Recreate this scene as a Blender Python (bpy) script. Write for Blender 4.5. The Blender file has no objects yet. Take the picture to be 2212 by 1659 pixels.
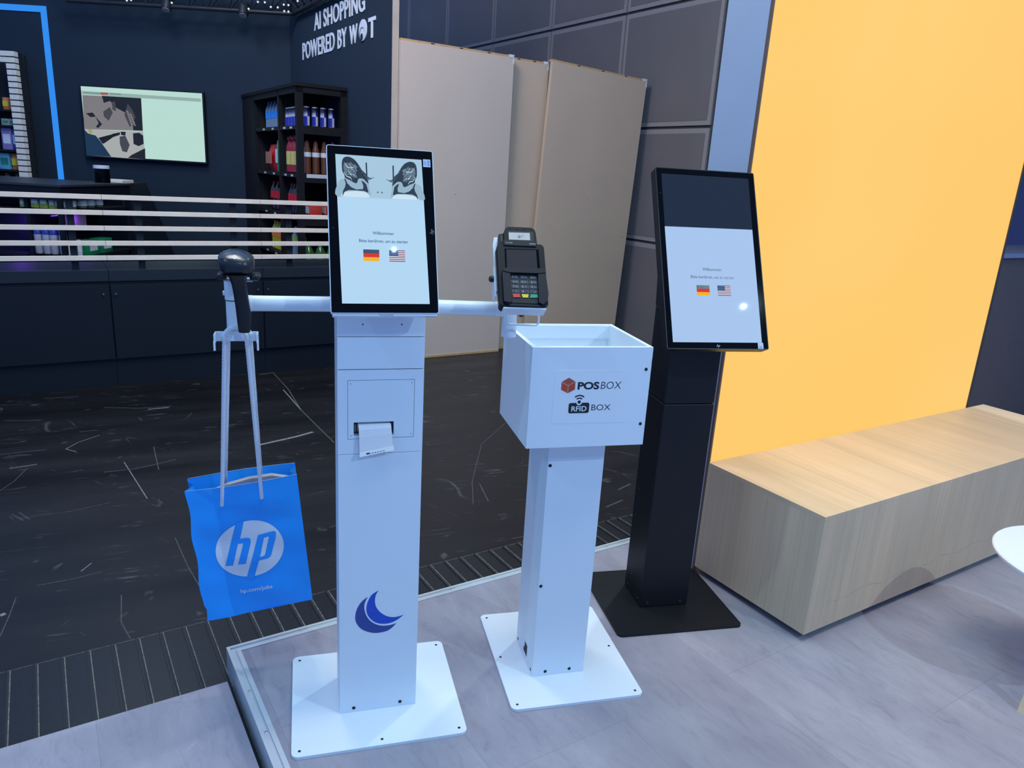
import bpy, bmesh, math, random
from mathutils import Vector, Matrix
random.seed(7)
R = math.radians
SC = bpy.context.scene
COL = SC.collection
# ------------------------------------------------------------------ camera
IW, IH, FPX = 2212.0, 1659.0, 1588.5
PITCH, ROLL, CH = R(15.855), R(3.441), 1.6
fw = Vector((0, math.cos(PITCH), -math.sin(PITCH)))
_up = Vector((0, math.sin(PITCH), math.cos(PITCH))); _rt = Vector((1, 0, 0))
rt = math.cos(ROLL)*_rt + math.sin(ROLL)*_up
up = -math.sin(ROLL)*_rt + math.cos(ROLL)*_up
cd = bpy.data.cameras.new('camera'); cam = bpy.data.objects.new('camera', cd); COL.objects.link(cam)
cd.sensor_fit = 'HORIZONTAL'; cd.sensor_width = 36; cd.lens = FPX*36/IW; cd.clip_start = .05; cd.clip_end = 100
cam.matrix_world = Matrix(((rt.x, up.x, -fw.x, 0), (rt.y, up.y, -fw.y, 0), (rt.z, up.z, -fw.z, CH), (0, 0, 0, 1)))
SC.camera = cam
SC.view_settings.view_transform = 'Standard'; SC.view_settings.look = 'None'
SC.view_settings.exposure = 0.0; SC.view_settings.gamma = 1.0; SC.view_settings.use_curve_mapping = False
# ------------------------------------------------------------------ light of the hall
w = bpy.data.worlds.new('hall_light'); SC.world = w; w.use_nodes = True
nt = w.node_tree; nt.nodes.clear()
wo = nt.nodes.new('ShaderNodeOutputWorld'); bg = nt.nodes.new('ShaderNodeBackground'); nt.links.new(bg.outputs[0], wo.inputs[0])
tc = nt.nodes.new('ShaderNodeTexCoord'); sp = nt.nodes.new('ShaderNodeSeparateXYZ'); nt.links.new(tc.outputs['Generated'], sp.inputs[0])
cr = nt.nodes.new('ShaderNodeValToRGB'); nt.links.new(sp.outputs['Z'], cr.inputs[0]); nt.links.new(cr.outputs[0], bg.inputs[0])
cr.color_ramp.elements[0].position = 0.0; cr.color_ramp.elements[0].color = (.125, .245, .68, 1)
cr.color_ramp.elements[1].position = 1.0; cr.color_ramp.elements[1].color = (.17, .31, .50, 1)
bg.inputs[1].default_value = 1.08
def area(name, loc, aim, size, power, color, spread=180):
    l = bpy.data.lights.new(name, 'AREA'); l.shape = 'SQUARE'; l.size = size; l.energy = power; l.color = color; l.spread = R(spread)
    o = bpy.data.objects.new(name, l); COL.objects.link(o); o.location = loc
    o.rotation_euler = (Vector(aim)-Vector(loc)).to_track_quat('-Z', 'Y').to_euler(); return o
def spot(name, loc, aim, power, color, r=.06, cone=120):
    l = bpy.data.lights.new(name, 'SPOT'); l.energy = power; l.color = color; l.shadow_soft_size = r; l.spot_size = R(cone); l.spot_blend = .6
    o = bpy.data.objects.new(name, l); COL.objects.link(o); o.location = loc
    o.rotation_euler = (Vector(aim)-Vector(loc)).to_track_quat('-Z', 'Y').to_euler(); return o
spot('hall_lamp_right', (3.57, .05, 3.75), (.3, 2.2, .2), 210, (.58, .84, 1), .012)
spot('hall_lamp_front', (1.25, -1.4, 4.10), (0, 2.4, .3), 90, (.30, .58, 1), .012)
spot('hall_lamp_left', (-3.4, -.4, 4.4), (0, 2.2, .2), 120, (.42, .74, 1), .05)
spot('hall_lamp_back', (1.9, 5.4, 5.2), (.6, 2.2, 0), 260, (.84, .98, 1), .12)
area('hall_lamp_over', (.3, 1.9, 5.4), (.2, 2.3, 0), 2.2, 120, (.84, 1, .96))
area('hall_lamp_far', (-1.6, 4.0, 4.8), (-.2, 7.4, 1.0), 1.2, 95, (1, .86, .80))
area('bench_fill_light', (2.3, 2.2, 4.3), (2.0, 3.0, .4), 1.2, 13, (1, .74, .50), 90)  # added warm fill that brightens the bench top, no visible fitting
area('hall_lamp_shop', (-3.6, 6.6, 4.6), (-3.8, 8.4, 1.2), .8, 40, (.75, .87, 1))

# ------------------------------------------------------------------ pixel helpers (the photograph's rays, cut with real planes)
def ray(x, y): return fw + (x-IW/2)/FPX*rt - (y-IH/2)/FPX*up
CAMP = Vector((0, 0, CH))
def onz(x, y, z=0.0):
    d = ray(x, y); return CAMP + d*((z-CH)/d.z)
def vplane(p, yaw): return Vector((p[0], p[1], 0)), Vector((-math.sin(R(yaw)), math.cos(R(yaw)), 0))
def hit(pl, x, y):
    d = ray(x, y); return CAMP + d*((pl[0]-CAMP).dot(pl[1])/d.dot(pl[1]))
def ydir(yaw): return Vector((math.cos(R(yaw)), math.sin(R(yaw)), 0)), Vector((-math.sin(R(yaw)), math.cos(R(yaw)), 0)), Vector((0, 0, 1))
class Frame:          # o origin, u right, v up, n towards the viewer
    def __init__(s, o, u, v):
        s.o = Vector(o); s.u = Vector(u).normalized(); s.v = Vector(v).normalized(); s.n = s.u.cross(s.v)
    def __call__(s, a, b, c=0.0): return s.o + s.u*a + s.v*b + s.n*c
    def shift(s, a=0, b=0, c=0): return Frame(s(a, b, c), s.u, s.v)
    def px(s, x, y, c=0.0):
        p = hit((s(0, 0, c), s.n), x, y) - s.o; return p.dot(s.u), p.dot(s.v)
def tframe(o, yaw, tilt=0, roll=0):
    U, B, Zv = ydir(yaw); V = math.cos(R(tilt))*Zv + math.sin(R(tilt))*B; r = R(roll)
    return Frame(o, math.cos(r)*U+math.sin(r)*V, -math.sin(r)*U+math.cos(r)*V)
# ------------------------------------------------------------------ materials
MATS = {}
def mat(name, col, rough=.5, metal=0, var=.06, scale=30, bump=0.0, spec=.5, emit=None, estr=1.0, coat=0.0):
    if name in MATS: return MATS[name]
    m = bpy.data.materials.new(name); m.use_nodes = True; t = m.node_tree; b = t.nodes['Principled BSDF']
    b.inputs['Roughness'].default_value = rough; b.inputs['Metallic'].default_value = metal
    b.inputs['Specular IOR Level'].default_value = spec; b.inputs['Coat Weight'].default_value = coat
    c4 = (*col, 1)
    tex = t.nodes.new('ShaderNodeTexCoord'); n = t.nodes.new('ShaderNodeTexNoise'); n.inputs['Scale'].default_value = scale; n.inputs['Detail'].default_value = 4
    t.links.new(tex.outputs['Object'], n.inputs['Vector'])
    r = t.nodes.new('ShaderNodeValToRGB'); t.links.new(n.outputs['Fac'], r.inputs[0])
    r.color_ramp.elements[0].position = .3; r.color_ramp.elements[1].position = .7
    r.color_ramp.elements[0].color = (*[max(0, k*(1-var)) for k in col], 1); r.color_ramp.elements[1].color = (*[min(1, k*(1+var)) for k in col], 1)
    t.links.new(r.outputs[0], b.inputs['Base Color'])
    if bump:
        bp = t.nodes.new('ShaderNodeBump'); bp.inputs['Strength'].default_value = bump; bp.inputs['Distance'].default_value = .01
        t.links.new(n.outputs['Fac'], bp.inputs['Height']); t.links.new(bp.outputs[0], b.inputs['Normal'])
    if emit is not None:
        b.inputs['Emission Color'].default_value = (*emit, 1); b.inputs['Emission Strength'].default_value = estr
        b.inputs['Base Color'].default_value = c4
    MATS[name] = m; return m
def screen(name, e, s=1.0, rough=.02, spec=.06): return mat(name, (.01, .01, .012), rough, emit=e, estr=s, spec=spec)
WHITE = mat('white_powder_coat', (.77, .85, .91), .42, var=.01, scale=300, bump=.02)
WHITE_P = mat('white_plastic', (.77, .84, .90), .35, var=.01)
BLACK = mat('black_powder_coat', (.007, .008, .011), .45, var=.1, scale=200, spec=.35)
BLACKP = mat('black_plastic', (.009, .010, .013), .40, var=.1, scale=80, spec=.4)
BLACKG = mat('black_glass', (.002, .0025, .004), .05, var=.0, spec=.12)
DKSCREW = mat('black_screw', (.01, .01, .012), .5)
GAP = mat('dark_gap', (.02, .025, .035), .8)
NAVY = mat('navy_wall_paint', (.019, .034, .056), .8, var=.05, scale=3, spec=.2)
DARKCAB = mat('dark_cabinet_paint', (.006, .011, .020), .6, var=.05, scale=4, spec=.22)
DARKWOOD = mat('dark_shelf_wood', (.011, .011, .015), .6, var=.15, scale=20, spec=.2)
RAILW = mat('pale_rail_wood', (.86, .73, .62), .55, var=.05, scale=12)
ALU = mat('anodised_aluminium', (.62, .66, .68), .38, metal=.35, var=.04, scale=8)
STEEL = mat('steel', (.5, .5, .52), .35, metal=.9)
PAPER = mat('paper_white', (.85, .85, .85), .7, var=.01)
BAGB = mat('blue_bag_paper', (.014, .32, .92), .42, var=.04, scale=9, spec=.4)
BAGW = mat('bag_print_white', (.72, .76, .84), .5, var=.01)
INK = mat('black_ink', (.012, .013, .02), .5)
def nodes(name, rough=.5):
    m = bpy.data.materials.new(name); m.use_nodes = True; t = m.node_tree; b = t.nodes['Principled BSDF']; b.inputs['Roughness'].default_value = rough
    MATS[name] = m; return m, t, b
def N(t, typ, **k):
    n = t.nodes.new(typ)
    for a, v in k.items():
        if a.startswith('i_'): n.inputs[a[2:].replace('_', ' ')].default_value = v
        else: setattr(n, a, v)
    return n
def mapping(t, sx, sy, sz, rz=0.0, src='Object'):
    tc = t.nodes.new('ShaderNodeTexCoord'); mp0 = t.nodes.new('ShaderNodeMapping'); mp0.inputs['Rotation'].default_value = (0, 0, rz)
    t.links.new(tc.outputs[src], mp0.inputs[0]); mp = t.nodes.new('ShaderNodeMapping'); mp.inputs['Scale'].default_value = (sx, sy, sz)
    t.links.new(mp0.outputs[0], mp.inputs[0]); return mp.outputs[0]
def ramp(t, src, stops):
    r = t.nodes.new('ShaderNodeValToRGB'); t.links.new(src, r.inputs[0]); e = r.color_ramp.elements
    while len(e) < len(stops): e.new(.5)
    for k, (p, c) in enumerate(stops): e[k].position = p; e[k].color = (*c, 1) if len(c) == 3 else c
    return r.outputs[0]
def mix(t, typ, f, a, b):
    m = t.nodes.new('ShaderNodeMix'); m.data_type = 'RGBA'; m.blend_type = typ
    for s, v in ((m.inputs[0], f), (m.inputs[6], a), (m.inputs[7], b)):
        if isinstance(v, (int, float)): s.default_value = v
        elif isinstance(v, tuple): s.default_value = (*v, 1)
        else: t.links.new(v, s)
    return m.outputs[2]
# concrete-look vinyl boards of the stand
def vinyl(name, tint=(1, 1, 1)):
    m, t, b = nodes(name, .45)
    v = mapping(t, 1, 1, 1, R(-33+90))
    br = N(t, 'ShaderNodeTexBrick', offset=.5); t.links.new(v, br.inputs[0])
    br.inputs['Scale'].default_value = 1; br.inputs['Brick Width'].default_value = .92; br.inputs['Row Height'].default_value = .46
    br.inputs['Mortar Size'].default_value = .0016; br.inputs['Mortar Smooth'].default_value = .4; br.inputs['Bias'].default_value = 0
    br.inputs['Color1'].default_value = (.300, .290, .340, 1); br.inputs['Color2'].default_value = (.340, .330, .380, 1); br.inputs['Mortar'].default_value = (.265, .26, .30, 1)
    v2 = mapping(t, 2.6, 8, 1, R(-33+90)); n1 = N(t, 'ShaderNodeTexNoise'); n1.inputs['Scale'].default_value = 2.4; n1.inputs['Detail'].default_value = 12; n1.inputs['Roughness'].default_value = .78; n1.inputs['Distortion'].default_value = .7
    t.links.new(v2, n1.inputs['Vector'])
    v3 = mapping(t, 3, 5, 1, R(-33+90)); n2 = N(t, 'ShaderNodeTexNoise'); n2.inputs['Scale'].default_value = 1.1; n2.inputs['Detail'].default_value = 7; t.links.new(v3, n2.inputs['Vector'])
    c1 = ramp(t, n1.outputs['Fac'], [(.28, (.70, .70, .74)), (.46, (.97, .97, .98)), (.62, (1.05, 1.05, 1.05)), (.72, (1.28, 1.28, 1.28))])
    c2 = ramp(t, n2.outputs['Fac'], [(.3, (.86, .85, .88)), (.7, (1.10, 1.10, 1.09))])
    x = mix(t, 'MULTIPLY', 1.0, br.outputs['Color'], c1); x = mix(t, 'MULTIPLY', 1.0, x, c2); x = mix(t, 'MULTIPLY', 1.0, x, tint)
    t.links.new(x, b.inputs['Base Color'])
    bp = N(t, 'ShaderNodeBump'); bp.inputs['Strength'].default_value = .12; bp.inputs['Distance'].default_value = .004; t.links.new(n1.outputs['Fac'], bp.inputs['Height']); t.links.new(bp.outputs[0], b.inputs['Normal'])
    return m
VINYL = vinyl('concrete_look_vinyl'); VINYL2 = vinyl('concrete_look_vinyl_paler', (1.15, 1.12, 1.12))
# scratched black hall floor
def hallfloor():
    m, t, b = nodes('scratched_black_floor', .34); b.inputs['Specular IOR Level'].default_value = .45
    base = N(t, 'ShaderNodeTexNoise'); base.inputs['Scale'].default_value = 2.5; base.inputs['Detail'].default_value = 8
    t.links.new(mapping(t, .35, 2.2, 1, R(-28)), base.inputs['Vector'])
    col = ramp(t, base.outputs['Fac'], [(.3, (.005, .005, .007)), (.7, (.011, .0105, .013))])
    for k, (sx, sy, rz, sc, wd, mk) in enumerate([(1, 1, 0, 1.1, .0022, .57), (.25, 3.2, R(-25), 3.2, .006, .56), (.3, 3.0, R(35), 2.6, .005, .60), (.2, 3.5, R(-20), 6, .02, .60), (3, .3, R(8), 3, .005, .62)]):
        n = N(t, 'ShaderNodeTexNoise'); n.inputs['Scale'].default_value = sc; n.inputs['Detail'].default_value = 1.5; t.links.new(mapping(t, sx, sy, 1, rz), n.inputs['Vector'])
        line = ramp(t, n.outputs['Fac'], [(.5-wd*2, (0, 0, 0)), (.5, (1, 1, 1)), (.5+wd*2, (0, 0, 0))])
        mkn = N(t, 'ShaderNodeTexNoise'); mkn.inputs['Scale'].default_value = 3.5+k*1.3; mkn.inputs['Detail'].default_value = 5; t.links.new(mapping(t, 1, 1, 1, k), mkn.inputs['Vector'])
        msk = ramp(t, mkn.outputs['Fac'], [(mk+.01, (0, 0, 0)), (mk+.10, (.30, .30, .30))])
        f = mix(t, 'MULTIPLY', 1.0, line, msk); col = mix(t, 'ADD', 1.0, col, mix(t, 'MULTIPLY', 1.0, f, (.22, .215, .23)))
    t.links.new(col, b.inputs['Base Color'])
    r2 = ramp(t, base.outputs['Fac'], [(.3, (.30, .30, .30)), (.7, (.46, .46, .46))]); t.links.new(r2, b.inputs['Roughness'])
    return m
HALLF = hallfloor()
# light wood veneer, grain across the bench
def veneer(name, sx, sy, sz):
    m, t, b = nodes(name, .5)
    n = N(t, 'ShaderNodeTexNoise'); n.inputs['Scale'].default_value = 1; n.inputs['Detail'].default_value = 6; n.inputs['Roughness'].default_value = .6; t.links.new(mapping(t, sx, sy, sz), n.inputs['Vector'])
    n2 = N(t, 'ShaderNodeTexNoise'); n2.inputs['Scale'].default_value = 1; n2.inputs['Detail'].default_value = 3; t.links.new(mapping(t, sx*.06+.4, sy*.06+.4, sz*.06+.8), n2.inputs['Vector'])
    c = ramp(t, n.outputs['Fac'], [(.3, (.64, .475, .315)), (.48, (.72, .54, .365)), (.7, (.76, .575, .39))])
    c2 = ramp(t, n2.outputs['Fac'], [(.3, (.82, .84, .82)), (.7, (1.06, 1.04, 1.0))])
    t.links.new(mix(t, 'MULTIPLY', 1.0, c, c2), b.inputs['Base Color']); return m
WOODF = veneer('ash_veneer_front', 60, 1.2, 1.2); WOODE = veneer('ash_veneer_end', 1.2, 90, 1.2)
WOODL = veneer('ash_leg', 50, 50, 2)
# back-lit yellow fabric
def lightbox():
    m, t, b = nodes('backlit_yellow_fabric', .8)
    n = N(t, 'ShaderNodeTexNoise'); n.inputs['Scale'].default_value = .9; n.inputs['Detail'].default_value = 2; t.links.new(mapping(t, .6, .6, .5), n.inputs['Vector'])
    c = ramp(t, n.outputs['Fac'], [(.3, (.97, .55, .120)), (.5, (.97, .58, .140)), (.7, (.97, .61, .18))])
    b.inputs['Base Color'].default_value = (.08, .05, .01, 1); t.links.new(c, b.inputs['Emission Color']); b.inputs['Emission Strength'].default_value = .97; return m
LBOX = lightbox()
# ------------------------------------------------------------------ mesh builder (world coordinates)
ROOT = {}
class MB:
    def __init__(s): s.bm = bmesh.new(); s.mats = []; s.mi = 0
    def m(s, mt):
        if mt not in s.mats: s.mats.append(mt)
        s.mi = s.mats.index(mt); return s
    def face(s, vs):
        try: f = s.bm.faces.new(vs)
        except ValueError: return None
        f.material_index = s.mi; return f
    def hexa(s, p, bev=0.0, seg=2):     # p: 8 points, bottom ring ccw then top ring
        v = [s.bm.verts.new(q) for q in p]
        fs = [s.face([v[i] for i in ix]) for ix in ((3, 2, 1, 0), (4, 5, 6, 7), (0, 1, 5, 4), (1, 2, 6, 5), (2, 3, 7, 6), (3, 0, 4, 7))]
        if bev:
            es = {e for f in fs for e in f.edges}
            r = bmesh.ops.bevel(s.bm, geom=list(es), offset=bev, segments=seg, profile=.5, affect='EDGES')
            for f in r['faces']: f.material_index = s.mi
        return s
    def fbox(s, F, a0, a1, b0, b1, c0, c1, bev=0.0):    # box in a Frame
        return s.hexa([F(a0, b0, c0), F(a1, b0, c0), F(a1, b1, c0), F(a0, b1, c0), F(a0, b0, c1), F(a1, b0, c1), F(a1, b1, c1), F(a0, b1, c1)], bev)
    def box(s, x0, x1, y0, y1, z0, z1, bev=0.0): return s.fbox(Frame((0, 0, 0), (1, 0, 0), (0, 1, 0)), x0, x1, y0, y1, z0, z1, bev)
    def poly(s, F, pts, c0, c1):          # extruded polygon in a Frame
        a = sum(pts[i][0]*pts[(i+1) % len(pts)][1]-pts[(i+1) % len(pts)][0]*pts[i][1] for i in range(len(pts)))
        if a < 0: pts = pts[::-1]
        lo = [s.bm.verts.new(F(x, y, c0)) for x, y in pts]; hi = [s.bm.verts.new(F(x, y, c1)) for x, y in pts]; n = len(pts)
        s.face(hi); s.face(lo[::-1])
        for i in range(n): s.face([lo[i], lo[(i+1) % n], hi[(i+1) % n], hi[i]])
        return s
    def loft(s, rings, cap=True, closed=True):
        V = [[s.bm.verts.new(p) for p in r] for r in rings]; n = len(rings[0])
        for a, b in zip(V, V[1:]):
            for i in range(n if closed else n-1): s.face([a[i], a[(i+1) % n], b[(i+1) % n], b[i]])
        if cap: s.face(V[0][::-1]); s.face(V[-1])
        return s
    def tube(s, pts, r, seg=16, cap=True, twist=0.0, lobe=0.0):
        pts = [Vector(p) for p in pts]; rings = []; T0 = (pts[1]-pts[0]).normalized()
        nrm = T0.orthogonal().normalized(); d = 0
        for i, p in enumerate(pts):
            T = (pts[min(i+1, len(pts)-1)]-pts[max(i-1, 0)]).normalized()
            nrm = (nrm-T*nrm.dot(T)).normalized(); bi = T.cross(nrm)
            if i: d += (p-pts[i-1]).length
            rr = r[i] if isinstance(r, (list, tuple)) else r
            rings.append([p+(nrm*math.cos(a)+bi*math.sin(a))*rr*(1+lobe*math.cos(3*(a-twist*d))) for a in [2*math.pi*k/seg for k in range(seg)]])
        return s.loft(rings, cap)
    def lathe(s, O, prof, seg=24, axis=(0, 0, 1)):   # prof (r, h)
        A = Vector(axis).normalized(); X = A.orthogonal().normalized(); Y = A.cross(X); O = Vector(O)
        return s.loft([[O+A*hh+(X*math.cos(a)+Y*math.sin(a))*max(r, 1e-4) for a in [2*math.pi*k/seg for k in range(seg)]] for r, hh in prof])
    def disc(s, F, a, b, r, c0, c1, seg=24): return s.poly(F, [(a+r*math.cos(t), b+r*math.sin(t)) for t in [2*math.pi*k/seg for k in range(seg)]], c0, c1)
    def text(s, F, txt, a, b, width, height=None, c0=0.0, c1=.0005, bold=0.0, shear=0.0, align='l', spacing=1.0):
        cu = bpy.data.curves.new('t', 'FONT'); cu.body = txt; cu.size = 1; cu.offset = bold; cu.shear = shear; cu.space_character = spacing; cu.resolution_u = 4
        o = bpy.data.objects.new('t', cu); COL.objects.link(o); dg = bpy.context.evaluated_depsgraph_get(); dg.update()
        me = bpy.data.meshes.new_from_object(o.evaluated_get(dg)); bpy.data.objects.remove(o); bpy.data.curves.remove(cu)
        xs = [v.co.x for v in me.vertices]; ys = [v.co.y for v in me.vertices]
        x0, x1, y1 = min(xs), max(xs), max(ys); kx = width/(x1-x0); ky = (height/y1 if height else kx)
        if align == 'c': a -= width/2
        vs = [(a+(v.co.x-x0)*kx, b+v.co.y*ky) for v in me.vertices]
        hi = [s.bm.verts.new(F(x, y, c1)) for x, y in vs]
        for p in me.polygons: s.face([hi[i] for i in p.vertices])
        ec = {}
        for p in me.polygons:
            n = len(p.vertices)
            for i in range(n): e = (p.vertices[i], p.vertices[(i+1) % n]); ec[e] = 1
        lo = {}
        for (i, j) in ec:
            if (j, i) not in ec:
                for q in (i, j):
                    if q not in lo: lo[q] = s.bm.verts.new(F(vs[q][0], vs[q][1], c0))
                s.face([hi[j], hi[i], lo[i], lo[j]])
        bpy.data.meshes.remove(me); return s
    def build(s, name, parent=None, origin=None, smooth=False, rz=0.0):
        me = bpy.data.meshes.new(name)
        bmesh.ops.recalc_face_normals(s.bm, faces=s.bm.faces) if not getattr(s, 'keep', False) else None
        M = ROOT[parent] if parent is not None else Matrix.Translation(Vector(origin) if origin is not None else Vector((0, 0, 0))) @ Matrix.Rotation(rz, 4, 'Z')
        s.bm.transform(M.inverted()); s.bm.to_mesh(me); s.bm.free()
        for k in s.mats: me.materials.append(k)
        if smooth:
            for p in me.polygons: p.use_smooth = True
            try: me.set_sharp_from_angle(angle=R(40))
            except Exception: pass
        o = bpy.data.objects.new(name, me); COL.objects.link(o)
        if parent is not None: o.parent = parent; ROOT[o] = M
        else: o.matrix_world = M; ROOT[o] = M
        return o
def tag(o, label=None, cat=None, group=None, kind=None):
    if label: o['label'] = label
    if cat: o['category'] = cat
    if group: o['group'] = group
    if kind: o['kind'] = kind
    return o
def thing(name, loc, label, cat, rz=0.0, group=None):
    o = bpy.data.objects.new(name, None); COL.objects.link(o); o.empty_display_size = .05
    o.location = loc; o.rotation_euler = (0, 0, rz); ROOT[o] = Matrix.Translation(Vector(loc)) @ Matrix.Rotation(rz, 4, 'Z')
    return tag(o, label, cat, group)
def copy_tree(o, parent=None):
    c = o.copy(); COL.objects.link(c); c.parent = parent
    for ch in [x for x in bpy.data.objects if x.parent is o]: copy_tree(ch, c)
    return c
def catmull(P, n=6, closed=False):
    out = []; L = len(P)
    for i in range(L if closed else L-1):
        p0, p1, p2, p3 = (P[(i-1) % L] if closed or i else P[0]), P[i], P[(i+1) % L], (P[(i+2) % L] if closed or i+2 < L else P[-1])
        for k in range(n):
            t = k/n; out.append(tuple(.5*((2*b)+(-a+c)*t+(2*a-5*b+4*c-d)*t*t+(-a+3*b-3*c+d)*t**3) for a, b, c, d in zip(p0, p1, p2, p3)))
    if not closed: out.append(tuple(P[-1]))
    return out
def rrect(x0, x1, y0, y1, r, n=6):
    o = []
    for cx, cy, a0 in ((x1-r, y0+r, -90), (x1-r, y1-r, 0), (x0+r, y1-r, 90), (x0+r, y0+r, 180)):
        o += [(cx+r*math.cos(R(a0+90*k/n)), cy+r*math.sin(R(a0+90*k/n))) for k in range(n+1)]
    return o
def bentpath(P, r=.01, n=5):
    P = [Vector(p) for p in P]; out = [P[0]]
    for a, b, c in zip(P, P[1:], P[2:]):
        u = (a-b).normalized(); v = (c-b).normalized(); s = b+u*r; e = b+v*r
        for k in range(n+1): t = k/n; out.append(s*(1-t)**2+b*2*t*(1-t)+e*t*t)
    return out+[P[-1]]
ORD = ['first', 'second', 'third', 'fourth', 'fifth', 'sixth', 'seventh', 'eighth', 'ninth', 'tenth', 'eleventh', 'twelfth', 'thirteenth', 'fourteenth']
U33, V33, ZZ = ydir(33); HF = -.10    # hall floor level; the stand floor is z = 0
GR = Frame((0, 0, 0), U33, V33)       # ground frame along the stand
def g(p): p = Vector((p[0], p[1], 0)); return p.dot(U33), p.dot(V33)
# ================================================================== SETTING
ca, cb = g((-.9157, 2.1436))           # outer corner of the stand platform
# hall floor with a few long scuffs
b = MB().m(HALLF).box(-14, 14, -4, 20, HF-.05, HF)
SCUFF = mat('chalky_scuff', (.20, .20, .21), .8, var=.5, scale=120); SCUFFD = mat('faint_scuff', (.075, .072, .075), .7, var=.5, scale=80)
def scuff(pts, wd, mt):
    P = [onz(x, y, HF+.0006) for x, y in pts]; b.m(mt)
    for p, q in zip(P, P[1:]):
        n = (q-p).cross(ZZ).normalized()*wd*.5; v = [b.bm.verts.new(x) for x in (p-n, q-n, q+n, p+n)]; b.face(v)
for pts, wd, mt in [([(560, 961), (600, 952), (640, 943), (676, 933)], .022, SCUFF), ([(225, 1020), (290, 1013), (340, 1002), (380, 992)], .007, SCUFFD), ([(590, 805), (622, 840), (650, 885), (690, 925), (722, 956)], .008, SCUFFD),
    ([(612, 842), (650, 885)], .008, SCUFF), ([(142, 970), (170, 955), (215, 940)], .005, SCUFF), ([(142, 970), (165, 976)], .006, SCUFF), ([(0, 982), (60, 975), (100, 971)], .007, SCUFFD), ([(20, 1012), (80, 1003)], .02, SCUFFD), ([(268, 998), (318, 1077)], .005, SCUFF),
    ([(225, 880), (300, 882), (370, 877)], .008, SCUFFD), ([(320, 884), (365, 880)], .014, SCUFF), ([(332, 965), (343, 1015)], .005, SCUFFD), ([(95, 861), (170, 856)], .008, SCUFFD), ([(378, 1161), (405, 1222), (432, 1268)], .004, SCUFFD), ([(175, 1234), (198, 1216)], .005, SCUFF),
    ([(262, 1285), (262, 1345), (282, 1380)], .004, SCUFFD), ([(0, 1375), (20, 1330), (35, 1290)], .004, SCUFFD), ([(0, 1330), (12, 1325)], .018, SCUFF), ([(1022, 1090), (1020, 1040), (1040, 960), (1090, 915), (1110, 905)], .004, SCUFFD), ([(1036, 1045), (1055, 1083)], .006, SCUFFD), ([(1310, 1095), (1345, 1080)], .01, SCUFFD), ([(1335, 1058), (1362, 1045)], .01, SCUFFD),
    ([(40, 1120), (150, 1105), (240, 1085)], .004, SCUFFD), ([(80, 1265), (160, 1250), (220, 1235)], .005, SCUFFD), ([(590, 805), (560, 809)], .006, SCUFF), ([(500, 1270), (560, 1255)], .004, SCUFFD), ([(0, 1060), (30, 1040), (60, 1010)], .004, SCUFFD)]: scuff(pts, wd, mt)
tag(b.build('floor'), kind='structure')
# raised stand floor
tag(MB().m(VINYL).fbox(GR, ca+.034, ca+6, cb-7, cb-.034, HF, 0).build('floor'), kind='structure')
# aluminium edge profile (long edge and short edge): outer lip, groove, inner lip
def profile(F, L, mit0):   # F: u along, v inwards, n up
    b = MB().m(ALU)
    for v0, v1, h0, h1 in ((0, .010, HF, .002), (.010, .026, HF, -.004), (.026, .040, HF, .003)):
        b.hexa([F(v0*mit0, v0, h0), F(L, v0, h0), F(L, v1, h0), F(v1*mit0, v1, h0), F(v0*mit0, v0, h1), F(L, v0, h1), F(L, v1, h1), F(v1*mit0, v1, h1)])
    b.m(STEEL)
    k = .25
    while k < min(L, 5): b.lathe(F(k, .018, -.004), [(.0045, 0), (.0045, .0012), (.003, .002)], 12, ZZ); k += .2
    return b
co = Vector((-.9157, 2.1436, 0))
class SF(Frame):
    def __init__(s, o, u, v): s.o = Vector(o); s.u = Vector(u); s.v = Vector(v); s.n = Vector((0, 0, 1))
tag(profile(SF(co, U33, -V33), 6, 1).build('trim_1'), kind='structure')
tag(profile(SF(co, -V33, U33), 6, 1).build('trim_2'), kind='structure')
# neighbouring stand's thin floor slab at lower left
s0 = onz(491, 1472, -.065); sa, sb = g(s0)
tag(MB().m(VINYL2).fbox(GR, sa-5, sa, sb-5, sb, HF, -.065).build('floor'), kind='structure')
# ribbed black duct cover strip along the platform
RIB = mat('ribbed_black_rubber', (.009, .010, .013), .36, var=.3, scale=60); RIBE = mat('worn_rib_edge', (.16, .145, .125), .5, var=.5, scale=90)
b = MB().m(RIB)
ra = g((-1.6142, 2.0546))[0]; far = cb+.335
b.fbox(GR, ra-1.6, ra+7, cb-3.2, far, HF, HF+.004)
b.m(GAP).fbox(GR, ra-1.6, ra+7, far, far+.006, HF, HF+.0012); b.m(RIBE).fbox(GR, ra-1.6, ra+7, far+.006, far+.008, HF, HF+.0015)
k = ra-.078*16
while k < ra+5.2:
    lo = cb-.9 if k < ca else cb-.0
    b.m(GAP).fbox(GR, k, k+.007, lo, far, HF+.004, HF+.0044)
    b.m(RIBE).fbox(GR, k+.007, k+.0105, lo, far-.004, HF+.004, HF+.0064); b.m(RIB).fbox(GR, k-.006, k, lo, far, HF+.004, HF+.0068)
    k += .078
tag(b.build('trim_3'), kind='structure')
# back wall behind the wall screen
YT = 8.983
tag(MB().m(NAVY).box(-8.2, -2.60, YT, YT+.1, HF, 4.2).build('wall_back'), kind='structure')
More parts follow.
